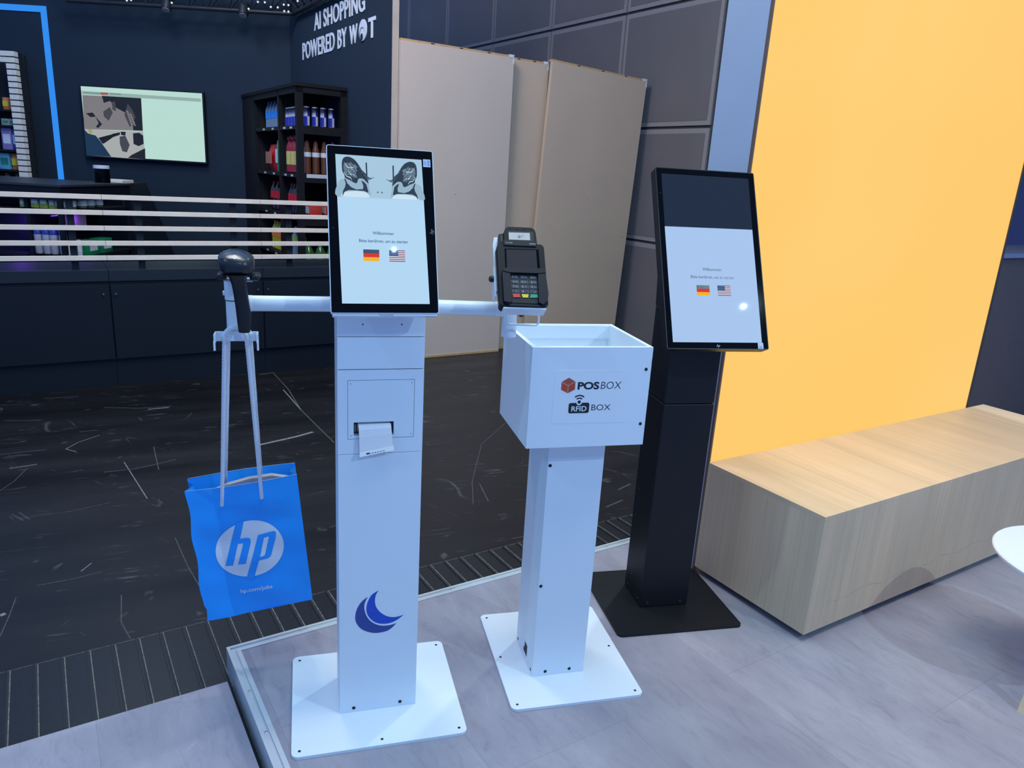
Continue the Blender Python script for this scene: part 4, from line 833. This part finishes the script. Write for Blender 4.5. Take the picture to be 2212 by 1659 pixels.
# ------------------------------------------------------------------ tall dark shelf unit by the lettering wall
KC = Vector((-2.133, 7.181, 0)); SH_H = 2.30; LL, DD = 2.12, .52
FLs_ = Frame(KC, -V33, ZZ)      # seen left face: u towards near corner (negative = away), n = left/-U33
def SU(s, d, z): return KC+V33*s+U33*d+ZZ*z     # s along the unit away from camera, d into the unit
def ubox(b, s0, s1, d0, d1, za, zb): return b.hexa([SU(s0, d0, za), SU(s0, d1, za), SU(s1, d1, za), SU(s1, d0, za), SU(s0, d0, zb), SU(s0, d1, zb), SU(s1, d1, zb), SU(s1, d0, zb)])
t = thing('shelf_unit', SU(1, .26, HF), 'tall black wooden shelf unit of drinks and snacks below the wall lettering', 'shelf', R(33))
b = MB().m(DARKWOOD); ubox(b, -.015, LL, -.015, DD, 2.27, 2.30); ubox(b, 0, 1.63, 0, .03, 2.215, 2.27); ubox(b, 0, .03, .0, DD, 2.215, 2.27); b.build('top_board', t)
for s0, s1, d0, d1 in ((0, .06, 0, .06), (.615, .655, 0, .04), (1.60, 1.66, 0, .06), (0, .06, DD-.10, DD)):
    b = MB().m(DARKWOOD); ubox(b, s0, s1, d0, d1, HF, 2.27); b.build('upright', t)
b = MB().m(DARKWOOD); ubox(b, 1.66, LL, 0, DD, HF, 2.27); b.build('end_cabinet', t)
b = MB().m(tint('shelf_backing', (.004, .005, .008), .8)); ubox(b, .06, 1.66, DD-.02, DD, HF, 2.27); ubox(b, 1.58, 1.60, .06, DD-.02, HF, 2.27); ubox(b, .635, .640, .04, DD-.02, HF, 2.27); b.build('back_board', t)
SHZ = [1.930, 1.490, 1.085, .665, .25]
TAGW = tint('price_tag_white', (.62, .66, .72))
for i, z in enumerate(SHZ):
    b = MB().m(DARKWOOD); ubox(b, .02 if i != 3 else .215, 1.63, .01, DD-.02, z-.035, z); ubox(b, *((.0, .02) if i != 3 else (.215, .22)), .06, DD-.1, z-.075, z); sh = b.build('shelf_board', t)
    b = MB().m(TAGW)
    for s in ((.2, .42, .85, 1.2) if i < 4 else (.3, 1.0)): ubox(b, s, s+.07, .007, .0098, z-.028, z-.010)
    if i == 1: ubox(b, -.002, -.0005, .08, .40, z-.03, z+.005)
    b.build('price_tag', sh)
def urow(K, n, s0, s1, d, z, label, cat, group, sc=1.0, side='from left'):
    for k in range(n):
        s = s0+(s1-s0)*(k/(n-1) if n > 1 else 0); lab = (ORD[k]+' '+side+', '+label) if n > 1 else label
        K.put(SU(s, d if not isinstance(d, (list, tuple)) else d[0]+(d[1]-d[0])*(k/(n-1) if n > 1 else 0), z+.0005), R(-57), lab, cat, group, sc)
TOPS = 'on top shelf of black unit'; S2 = 'on second shelf of black unit'; S4_ = 'on fourth shelf of black unit'
urow(K_water, 6, 1.34, .74, .10, SHZ[0], 'water bottle with blue label '+TOPS, 'bottle', 'water bottles on the top shelf')
urow(K_energy, 5, .54, .14, .075, SHZ[0], 'blue silver can on left face, top shelf of black unit', 'can', 'drink cans on the top shelf')
urow(K_energy, 4, .10, .10, (.12, .36), SHZ[0], 'blue silver can on right face, top shelf of black unit', 'can', 'drink cans on the top shelf')
K_snack.put(SU(1.22, .12, SHZ[1]+.0005), R(-57), 'bulging red snack bag '+S2, 'snack bag', 'snacks on the second shelf', 1.25)
K_tubeg.put(SU(.94, .08, SHZ[1]+.0005), R(-57), 'slim green snack pouch next to a red one '+S2, 'snack pouch', 'snacks on the second shelf', 1.3); K_tuber.put(SU(.80, .08, SHZ[1]+.0005), R(-57), 'slim red snack pouch '+S2+', beside the green pouch', 'snack pouch', 'snacks on the second shelf', 1.2)
urow(K_cream, 3, .52, .24, .09, SHZ[1], 'dark red bottle, yellow label, '+S2, 'bottle', 'dark red bottles on the second shelf', 1.08)
urow(K_brown, 4, .10, .10, (.12, .37), SHZ[1], 'brown bottle with red cap on right face, second shelf', 'bottle', 'brown bottles on the second shelf', 1.0)
urow(K_cola, 4, 1.22, .76, .10, SHZ[2], 'red labelled cola bottle in left bay, third shelf', 'bottle', 'cola bottles on the third shelf')
urow(K_cola, 4, .55, .27, .10, SHZ[2], 'red labelled cola bottle in right bay, third shelf', 'bottle', 'cola bottles on the third shelf')
urow(K_redpack, 2, .09, .09, (.17, .335), SHZ[2], 'red drink multipack on right face, third shelf', 'multipack', 'red multipacks on the third shelf')
urow(K_lemon, 4, 1.22, .92, .10, SHZ[3], 'yellow bottle, orange label, '+S4_, 'bottle', 'yellow bottles on the fourth shelf'); urow(K_gl, 1, .80, .80, .10, SHZ[3], 'clear bottle with green label right of the yellow bottles, fourth shelf', 'bottle', 'soft drink bottles on the fourth shelf')
urow(K_pale, 2, .44, .26, .10, SHZ[3], 'clear bottle, pale green label, on fourth shelf', 'bottle', 'soft drink bottles on the fourth shelf'); urow(K_green, 3, .10, .10, (.12, .35), SHZ[3]-.16, 'green bottle on right face, lower shelf of black unit', 'bottle', 'green bottles on the lower shelf', 1.08)
urow(K_wf, 3, 1.15, .80, .12, SHZ[4], 'grey printed box on lowest shelf of black unit', 'box', 'boxes on the lowest shelf')
# extra low board that carries the green bottles on the right face
b = MB().m(DARKWOOD); ubox(b, .021, .19, .06, DD-.1, SHZ[3]-.19, SHZ[3]-.16); b.build('shelf_board', t)
# ------------------------------------------------------------------ wall lettering
def swx(px_, py_):
    p = hit((N0, U33), px_, py_)-N0; return -p.dot(V33), p.z      # along wall (negative away), height
LF = Frame(N0, -V33, ZZ)
LF.n = -U33
LET = tint('white_lettering', (.80, .86, .95), .5)
a0, z0_ = swx(655, 130); a1, z1_ = swx(750, 107); a2, z2_ = swx(812, 92)
lt = thing('wall_lettering', LF(-1, 2.7, .003), 'large white lettering about AI shopping on the dark navy wall', 'lettering', R(-57))
b = MB().m(LET); b.text(LF, 'POWERED BY', a0, 2.665, a1-a0, .165, .001, .008, bold=.012, spacing=1.05); b.build('lettering', lt)
w0 = swx(756, 95)[0]; w1 = swx(773, 90)[0]
b = MB().m(LET); b.text(LF, 'W', w0, 2.672, (w1-w0), .152, .001, .008, bold=.02); b.build('letter', lt); b = MB().m(LET); tw0 = swx(797, 85)[0]; b.text(LF, 'T', tw0, 2.672, a2-tw0, .158, .001, .008, bold=.025); b.build('letter', lt)
b = MB().m(LET); oa, ob = swx(777, 75)[0], swx(793, 75)[0]; cx_ = (oa+ob)/2; rx_ = (ob-oa)*.52; cz_ = 2.752
def ell(k, dx, dz, m_, c): b.m(m_).poly(LF, [(cx_+dx*rx_+rx_*k*math.cos(q), cz_+dz+.088*k*math.sin(q)) for q in [2*math.pi*i/36 for i in range(36)]], .001, c)
ell(1, 0, 0, LET, .008); ell(.68, -.16, -.034, NAVY, .0085); ell(.60, -.10, -.036, LET, .009); ell(.36, -.22, -.056, NAVY, .0095)
b.build('letter_o_emblem', lt)['label'] = 'round swirl standing for the letter O'
a0, _ = swx(680, 68); a1, _ = swx(789, 28)
b = MB().m(LET); b.text(LF, 'AI SHOPPING', a0, 2.905, a1-a0, .160, .001, .008, bold=.012, spacing=1.05); b.build('lettering', lt)
# ------------------------------------------------------------------ wall screen
TVx0, TVx1, TVz0, TVz1 = -5.170, -3.752, 1.515, 2.308; WF = Frame((0, YT, 0), (1, 0, 0), ZZ); WT = WF.shift(0, 0, .075); TVx0, TVz1 = WT.px(171, 183); TVx1, _q = WT.px(439, 200); _q, TVz0 = WT.px(187, 339)
tv = thing('wall_screen', (-4.46, YT-.03, 1.9), 'wide flat wall screen with pale green page and camera views', 'screen')
MB().m(BLACKP).fbox(WF, TVx0, TVx1, TVz0, TVz1, .03, .075, .003).build('housing', tv); MB().m(BLACK).fbox(WF, -4.7, -4.2, 1.75, 2.1, 0, .03).build('wall_mount', tv)
TVG = screen('page_pale_green', (.50, .74, .66), .95); WT = WF.shift(0, 0, .0752)
b = MB().m(TVG).fbox(WT, TVx0+.016, TVx1-.016, TVz0+.02, TVz1-.014, 0, .001); ds = b.build('display', tv)
CG = screen('camera_floor_grey', (.22, .21, .22), .9); CD = screen('camera_dark', (.012, .016, .026), 1.0); CM = screen('camera_mid', (.055, .06, .075), 1.0); CLG = screen('camera_light', (.42, .44, .44), .9); CYL = screen('camera_yellow', (.35, .36, .10), .9); CNV = screen('camera_navy', (.010, .035, .080), 1.0)
def tvp(pts):   # zoomed photo coordinates of the screen to wall coordinates
    return [WT.px(x/4.148, y/4.148, .002) for x, y in pts]
b = MB(); lay_ = [0.001]
def tp(mt, pts, b_=None):
    b.m(mt).poly(WT, tvp(pts), .001, .001+lay_[0]*1); lay_[0] += .0004
tp(CG, [(738, 851), (1264, 880), (1280, 1172), (756, 1158)]); tp(CD, [(912, 858), (1264, 880), (1280, 1172), (1195, 1168), (1180, 1040), (1040, 965), (985, 905), (930, 922)]); tp(CM, [(925, 1000), (985, 958), (1010, 1010), (975, 1082), (932, 1045)]); tp(CD, [(770, 1015), (830, 1008), (858, 1045), (812, 1050)]); tp(CD, [(855, 1045), (915, 1112), (880, 1148), (860, 1135), (885, 1105)]); tp(CM, [(1000, 915), (1030, 908), (1040, 995), (1010, 985)])
tp(CM, [(1145, 930), (1185, 985), (1215, 1050), (1165, 1140), (1115, 1030)])
for q in range(5): tp(CG, [(1135+q*9, 985+q*26), (1155+q*9, 1005+q*26), (1152+q*9, 1020+q*26), (1131+q*9, 1000+q*26)]); tp(CG, [(1165+q*8, 1010+q*22), (1185+q*8, 1030+q*22), (1182+q*8, 1044+q*22), (1162+q*8, 1025+q*22)])
b.build('camera_view', ds)['label'] = 'upper camera view of a grey floor'
b = MB(); tp(CLG, [(758, 1160), (1282, 1178), (1303, 1430), (778, 1390)]); tp(CNV, [(758, 1160), (790, 1195), (860, 1215), (905, 1270), (1000, 1405), (778, 1390)]); tp(CYL, [(790, 1160), (832, 1162), (815, 1210)]); tp(CD, [(885, 1235), (920, 1260), (1075, 1210), (1080, 1185), (1010, 1200), (930, 1290), (915, 1280)]); tp(CM, [(1075, 1225), (1125, 1215), (1165, 1300), (1140, 1365), (1100, 1355), (1078, 1290)]); tp(CD, [(1195, 1195), (1250, 1190), (1285, 1215), (1290, 1290), (1245, 1310), (1200, 1290)]); tp(CD, [(1240, 1360), (1300, 1330), (1303, 1430), (1150, 1415), (1180, 1390)]); tp(CD, [(1085, 1180), (1130, 1182), (1125, 1215), (1090, 1210)])
b.build('camera_view', ds)['label'] = 'lower camera view with dark display blocks'
b = MB(); tp(screen('page_bar', (.32, .47, .44), .9), [(736, 814), (1800, 884), (1800, 914), (738, 846)]); tp(screen('page_button_red', (.50, .06, .04), .9), [(905, 830), (972, 833), (972, 850), (905, 847)])
for q in range(9): tp(CM, [(750+q*17, 828+q), (763+q*17, 829+q), (763+q*17, 834+q), (750+q*17, 833+q)])
for q in range(6): tp(CM, [(990+q*17, 838+q), (1003+q*17, 839+q), (1003+q*17, 844+q), (990+q*17, 843+q)])
b.build('page_header', ds)
# blue light line frame on the wall
BLU = screen('blue_light_line', (.030, .26, .85), 1.0, .5)
b = MB().m(BLU); b.fbox(WF, -8.0, -5.456, 3.046, 3.108, .002, .02); b.fbox(WF, -5.517, -5.456, HF+.01, 3.046, .002, .02)
tag(b.build('light_line', None, origin=(-5.49, YT-.01, HF)), 'glowing bright blue line framing the dark wall at upper left', 'light strip')
# ------------------------------------------------------------------ wall shelf with white slat surround (far left)
SLX0, SLX1, YG_ = -6.00, -5.80, YT-.36
gt = thing('slatted_shelf', (-6.3, YT-.2, HF), 'wall shelf edged with stacked white slats at the far left', 'shelf')
SLW = tint('white_slat', (.90, .84, .74), .5)
gx = Frame((0, YG_, 0), (1, 0, 0), ZZ); x_a = gx.px(42, 225)[0]; x_b = x_a; ztop = gx.px(20, 110)[1]; rowp = (ztop-gx.px(30, 383.5)[1])/21.0
b = MB().m(tint('slat_backing', (.01, .012, .016), .8)); b.box(x_a-.096, x_b-.006, YG_+.004, YT-.20, HF, ztop-.004); b.box(x_a-2, x_a-.1, YT-.03, YT, HF, ztop); b.build('carcass', gt)
for k in range(int((ztop-HF)/rowp)):
    z = ztop-k*rowp; 
    if k < 2: MB().m(SLW).fbox(gx, x_a-2, x_b, z-rowp*.82, z, -.075, 0, .003).build('slat', gt)
    else: MB().m(SLW).fbox(gx, x_a-.100, x_b, z-rowp*.82, z, -.075, 0, .003).build('slat', gt)
gsh = []
for py in (236, 270, 323, 366, 392):
    z = gx.px(12, py)[1]; gsh.append(z); MB().m(DARKWOOD).box(x_a-2, x_a-.1, YG_+.03, YT-.03, z-.02, z).build('shelf_board', gt)
def gput(K, px_, row, label, cat, group, sc=1.0): K.put((gx.px(px_, 250)[0]+ (gx.px(px_, 330)[0]-gx.px(px_, 250)[0])*(row*.6), YG_+.13, gsh[row]+.0005), 0, label, cat, group, sc)
GL = 'products on the slatted wall shelf'
gput(K_or, 1, 0, 'orange pouch at the frame edge, upper board of slatted wall shelf', 'pouch', GL, .6); gput(K_or, 18, 0, 'orange pouch beside the white slats, upper board of slatted wall shelf', 'pouch', GL, .6)
gput(K_wf, 2, 1, 'grey green printed box, second board of slatted wall shelf, left', 'box', GL, .6); gput(K_wf, 18, 1, 'grey green printed box beside the slats, second board of slatted shelf', 'box', GL, .6)
gput(K_lil, 8, 2, 'lilac box on the third board of the slatted wall shelf', 'box', GL, .95); gput(K_blu, 27, 2, 'dark blue box on the third board of the slatted wall shelf', 'box', GL, .95)
gput(K_cy, 2, 3, 'light blue box on the fourth board of the slatted wall shelf', 'box', GL, .8); gput(K_or, 26, 3, 'large orange pouch with yellow tag, fourth board of slatted wall shelf', 'pouch', GL, .8)
gput(K_jar, 8, 4, 'dark jar on the lowest visible board of the slatted shelf, left', 'jar', GL, .7); gput(K_jar, 30, 4, 'dark jar on the lowest visible board, beside the white slats', 'jar', GL, .7)
# ------------------------------------------------------------------ low dark gondola behind the counters
GC = Vector((-3.87, 6.30, 0)); GZ = 1.30; gW, gD = 3.0, 1.15
gt2 = thing('gondola', (GC.x-1, GC.y+.5, HF), 'low black double-sided gondola behind the pale rails at left', 'shelf')
GMT = tint('gondola_black', (.008, .010, .018), .5, spec=.2)
GTOP = tint('gondola_top', (.030, .036, .050), .4, spec=.4)
MB().m(GTOP).box(GC.x-gW, GC.x, GC.y, GC.y+gD, GZ-.02, GZ, .002).build('top_board', gt2)
b = MB().m(GMT); b.box(GC.x-gW, GC.x-.012, GC.y+.012, GC.y+.03, GZ-.13, GZ-.02); b.box(GC.x-.03, GC.x-.012, GC.y+.03, GC.y+gD, GZ-.13, GZ-.02); b.build('fascia', gt2)
b = MB().m(GMT); b.box(GC.x-gW, GC.x-.35, GC.y+.30, GC.y+.33, HF, GZ-.02); b.box(GC.x-.35, GC.x-.32, GC.y+.05, GC.y+gD-.05, HF, GZ-.02); b.build('back_panel', gt2)
for xx, yy in ((GC.x-.05, GC.y+.01), (GC.x-.05, GC.y+gD-.04), (GC.x-1.25, GC.y+.27)): MB().m(GMT).box(xx, xx+.04, yy, yy+.03, HF, GZ-.02).build('upright', gt2)
FGf = Frame((0, GC.y+.02, 0), (1, 0, 0), ZZ); FGr = Frame((GC.x-.02, 0, 0), (0, 1, 0), ZZ); FGr.n = Vector((1, 0, 0))
def zf(px_, py_): return FGf.px(px_, py_)[1]
zs = [zf(80, 450), zf(90, 550)]
for z in zs+[zs[1]-.42]: MB().m(GMT).box(GC.x-gW, GC.x-.36, GC.y+.02, GC.y+.30, z-.02, z).build('shelf_board', gt2)
def pr_(px_, py_): p = hit((FGr.o, FGr.n), px_, py_); return p.y, p.z
zr = [pr_(190, 452)[1], pr_(200, 552)[1]]
for z in zr+[zr[1]-.40]: MB().m(GMT).box(GC.x-.32, GC.x-.015, GC.y+.04, GC.y+gD-.04, z-.02, z).build('shelf_board', gt2)
b = MB().m(screen('violet_glow_strip', (.16, .02, 1.0), 2.2, .5)); b.box(GC.x-gW, GC.x-.5, GC.y+.285, GC.y+.298, zs[0]-.035, zs[0]-.022)
b.box(GC.x-.20, GC.x-.19, GC.y+.15, GC.y+.55, zr[0]-.06, zr[0]-.052); b.build('light_strip', gt2)['label'] = 'violet glowing strip light'
def vlamp(loc, e):
    l = bpy.data.lights.new('violet_strip_lamp', 'POINT'); l.energy = e; l.color = (.22, .05, 1); l.shadow_soft_size = .05; o = bpy.data.objects.new('violet_strip_lamp', l); COL.objects.link(o); o.location = loc
vlamp((FGf.px(12, 480)[0], GC.y+.16, zs[0]-.14), 2.2); vlamp((GC.x-.12, GC.y+.4, zr[0]-.10), .5)
b = MB().m(TAGW)
for (yy, z) in ((GC.y+.9, GZ-.10), (GC.y+.3, zr[0]-.012), (GC.y+.9, zr[0]+.2)): b.box(GC.x-.0145, GC.x-.0135, yy, yy+.05, z-.01, z+.012)
b.build('price_tag', gt2)
for k, px_ in enumerate((38, 49, 68, 87, 104, 116)): K_greencan.put((FGf.px(px_, 440)[0], GC.y+.09, zs[0]+.0005), 0, ORD[k]+' from left, yellow green printed box behind the top rails', 'box', 'yellow green boxes on the gondola', (.5, .55, .9, .9, .72, .62)[k])
for k, px_ in enumerate((72, 90, 106, 126)): K_spray.put((FGf.px(px_, 520)[0], GC.y+.09, zs[1]+.0005), 0, ORD[k]+' from left, grey spray can with blue band in gondola', 'spray can', 'spray cans on the gondola', .92)
for k, px_ in enumerate((158, 172, 195, 212, 230)): K_jar.put((GC.x-.10, pr_(px_, 445)[0], zr[0]+.0005), R(90), ORD[k]+' from left, olive jar on the gondola end shelf', 'jar', 'jars on the gondola end', 1.0)
for k, px_ in enumerate((162, 170, 178, 188)): K_tubw.put((GC.x-.09, pr_(px_, 540)[0], zr[1]+.0005), R(90), ORD[k]+' from left, white lotion bottle on the gondola end', 'bottle', 'white bottles on the gondola end', .72)
for k, px_ in enumerate((208, 238)): K_gbox.put((GC.x-.10, pr_(px_, 540)[0], zr[1]+.0005), R(90), ('left' if k == 0 else 'right')+' green box with white label at the gondola end', 'box', 'green boxes on the gondola end', 1.0)
b = MB().m(tint('pink_card', (.55, .38, .36), .6)); b.box(GC.x-.16, GC.x-.155, pr_(168, 490)[0], pr_(219, 490)[0], zr[1]+.23, zr[0]-.03); 
tag(b.build('backing_card', None, origin=(GC.x-.16, GC.y+.4, zr[1]+.23)), 'pinkish backing card under violet light in the gondola end', 'card')
# things on the gondola top / behind
FT = Frame((0, 7.30, 0), (1, 0, 0), ZZ); x0_, z0_ = FT.px(206, 391); x1_, z1_ = FT.px(234, 358)
t = thing('canister', ((x0_+x1_)/2, 7.30, GZ), 'dark upright canister with pale rim standing on the gondola top', 'canister'); rr = (x1_-x0_)/2
MB().m(BLACKG).lathe(((x0_+x1_)/2, 7.30, GZ), [(rr*.98, 0), (rr, .01), (rr, z1_-GZ-.03)], 28).build('canister_body', t, smooth=True)
MB().m(WHL).lathe(((x0_+x1_)/2, 7.30, z1_-.03), [(rr*1.02, 0), (rr*1.02, .028), (rr*.9, .03)], 28).build('rim', t, smooth=True)
FT2 = Frame((0, 7.9, 0), (1, 0, 0), ZZ); x0_, z0_ = FT2.px(238, 391); x1_, z1_ = FT2.px(283, 383)
CTR = thing('checkout_counter', (x0_+.3, 7.9, HF), 'dark counter with sloping side behind the gondola, below the wall screen', 'counter')
xr = FT2.px(300, 400)[0]
b = MB().m(DARKCAB); b.hexa([Vector(p) for p in ((x0_-.25, 7.65, HF), (xr+.35, 7.65, HF), (xr+.35, 8.3, HF), (x0_-.25, 8.3, HF), (x0_-.25, 7.65, z0_-.012), (xr-.12, 7.65, z0_-.012), (xr-.12, 8.3, z0_-.012), (x0_-.25, 8.3, z0_-.012))]); b.build('counter_body', CTR)
tag(MB().m(SLW).box(x0_, x1_, 7.72, 7.95, z0_-.011, z0_+.022, .004).build('board', None, origin=(x0_, 7.8, z0_-.011)), 'flat pale board lying on the dark counter below the screen', 'board')
# ------------------------------------------------------------------ truss with lamps along the wall top
def zat(pl, px_, py_): return hit(pl, px_, py_)
TRP = (Vector((0, YT-.30, 0)), Vector((0, 1, 0)))
A_ = hit(TRP, 270, 2); B_ = hit(TRP, 632, 30); zt = B_.z; Pa = Vector((-5.05, YT-.30, zt)); Pb = Vector((B_.x, YT-.30, zt)); Pc = Pb-V33*2.3
tr = thing('lighting_truss', Pb, 'black lighting truss with tiny lamps along the top of the dark walls', 'truss')
TRB = tint('truss_black', (.015, .018, .024), .45)
for nm, P, Q in (('a', Pa, Pb), ('b', Pb, Pc)):
    D = (Q-P).normalized(); S_ = D.cross(ZZ)*.12; b = MB().m(TRB)
    b.tube([P, Q], .022, 10); b.tube([P+S_+ZZ*.18, Q+S_+ZZ*.18], .022, 10); b.tube([P-S_+ZZ*.18, Q-S_+ZZ*.18], .022, 10)
    n_ = int((Q-P).length/.22)
    for k in range(n_): p = P+D*(k*.22); q = P+D*((k+1)*.22); b.tube([p, (p+q)/2+S_+ZZ*.18, q], .008, 6); b.tube([p, (p+q)/2-S_+ZZ*.18, q], .008, 6)
    b.build('truss_beam', tr, smooth=True)
for px_, py_ in ((361, 8), (527, 20)):
    p = hit(TRP, px_, py_); b = MB().m(TRB); b.lathe(p, [(.03, .07), (.05, .06), (.055, 0), (.05, -.07), (.045, -.075)], 16, (0, .45, 1)); b.tube([p, (p.x, p.y, zt+.02)], .008, 6); s = b.build('spotlight', tr, smooth=True)
    b = MB().m(GREYP).lathe(p+Vector((0, -.034, -.068)), [(.04, 0), (.04, -.004)], 16, (0, .45, 1)); b.build('lens', s)
for px_, py_ in ((274, 1), (283, 0), (371, 6), (537, 19), (557, 4), (572, 5), (585, 15), (600, 16), (613, 10), (623, 11), (614, 24), (623, 25), (643, 2)):
    p = hit((TRP[0]-Vector((0, .15, 0)), TRP[1]), px_, py_); b = MB().m(SWHT); b.lathe(p, [(.004, -.01), (.010, -.005), (.010, .005), (.004, .01)], 10); b.build('indicator_lamp', tr, smooth=True)
# ------------------------------------------------------------------ leaning board panels
PP = Vector((-.150, 7.188, 0)); PF = Frame(PP, U33, ZZ)
P1C = tint('board_greyish', (.62, .52, .44), .7, var=.02, scale=2); P2C = tint('board_beige', (.60, .47, .35), .7, var=.03, scale=2); RAWT = tint('raw_wood_edge', (.55, .36, .18), .7, var=.1)
def bpanel(x0, x1, z0, z1, c0, c1, mt, rot, label, skew=0.0):
    C_ = PF((x0+x1)/2, z0, (c0+c1)/2); D = Frame(PP, U33, ZZ); a = R(rot); u = U33*math.cos(a)-ZZ*math.sin(a); v = U33*math.sin(a)+ZZ*math.cos(a); FR = Frame(PF(x0, z0, 0), u, v)
    t = thing('leaning_board', FR(0, 0, c0), label, 'panel', R(33), 'leaning board panels in front of the grey wall'); w_, h_ = x1-x0, z1-z0
    MB().m(mt).fbox(FR, 0, w_, 0, h_-.018, c0, c1, .001).build('board', t); 
    MB().m(RAWT).fbox(FR, 0, w_, h_-.018, h_, c0-.03, c1-.004).build('top_batten', t)
    b = MB().m(WHL); b.fbox(FR, w_-.05, w_, h_-.02, h_+.006, c0-.03, c1+.003); b.fbox(FR, w_-.01, w_, h_-.07, h_, c0, c1+.003); b.build('corner_bracket', t)
    b = MB().m(GAP)
    for s in (.25, .5, .75): b.fbox(FR, w_*s, w_*s+.03, h_-.012, h_-.004, c1-.005, c1-.003)
    b.disc(FR, w_*.5, h_*.55, .004, c1, c1+.0004, 8); b.disc(FR, w_-.06, h_*.42, .005, c1, c1+.0004, 8); b.build('fixing_mark', t)
    MB().m(RAWT).fbox(FR, .02, w_-.02, .0, .02, c1, c1+.006).build('bottom_batten', t)
x1_ = PF.px(862, 87)[0]; x2_ = PF.px(1106, 121)[0]; x3_ = PF.px(1187, 134)[0]; x4_ = PF.px(1392, 165)[0]
bpanel(x2_-.25, x3_+.03, HF+.002, 2.628, -.09, -.052, P2C, 0, 'middle narrow beige board, partly behind the greyish one')
bpanel(x1_, x2_, HF+.002, 2.625, 0, .04, P1C, 0, 'leftmost and widest pale greyish board beside the dark wall edge')
bpanel(x3_-.105, x4_-.105, HF+.045, 2.655, -.008, .03, P2C, 2.6, 'rightmost beige board, tilted slightly, against the grey wall')
# ------------------------------------------------------------------ right background: neighbouring counter and blue wall
RC = Vector((3.3, 5.05, 0)); RF = Frame(RC, U33, ZZ); zc_ = RF.px(2195, 556)[1]; xk = RF.px(2080, 700)[0]
t = thing('neighbour_counter', RF(xk, HF, 0), 'dark grey counter wall with silver ledge beyond the yellow lightbox', 'counter', R(33))
MB().m(tint('dark_grey_panel', (.15, .115, .105), .6, var=.05, spec=.3)).fbox(RF, xk, xk+3.5, HF, zc_, -.5, 0).build('counter_front', t)
b = MB().m(tint('brushed_ledge', (.42, .40, .42), .25, metal=.8)).fbox(RF, xk, xk+3.5, zc_, zc_+.03, -.5, .03); b.build('ledge', t)
RB = Frame(RC+V33*1.2, U33, ZZ)
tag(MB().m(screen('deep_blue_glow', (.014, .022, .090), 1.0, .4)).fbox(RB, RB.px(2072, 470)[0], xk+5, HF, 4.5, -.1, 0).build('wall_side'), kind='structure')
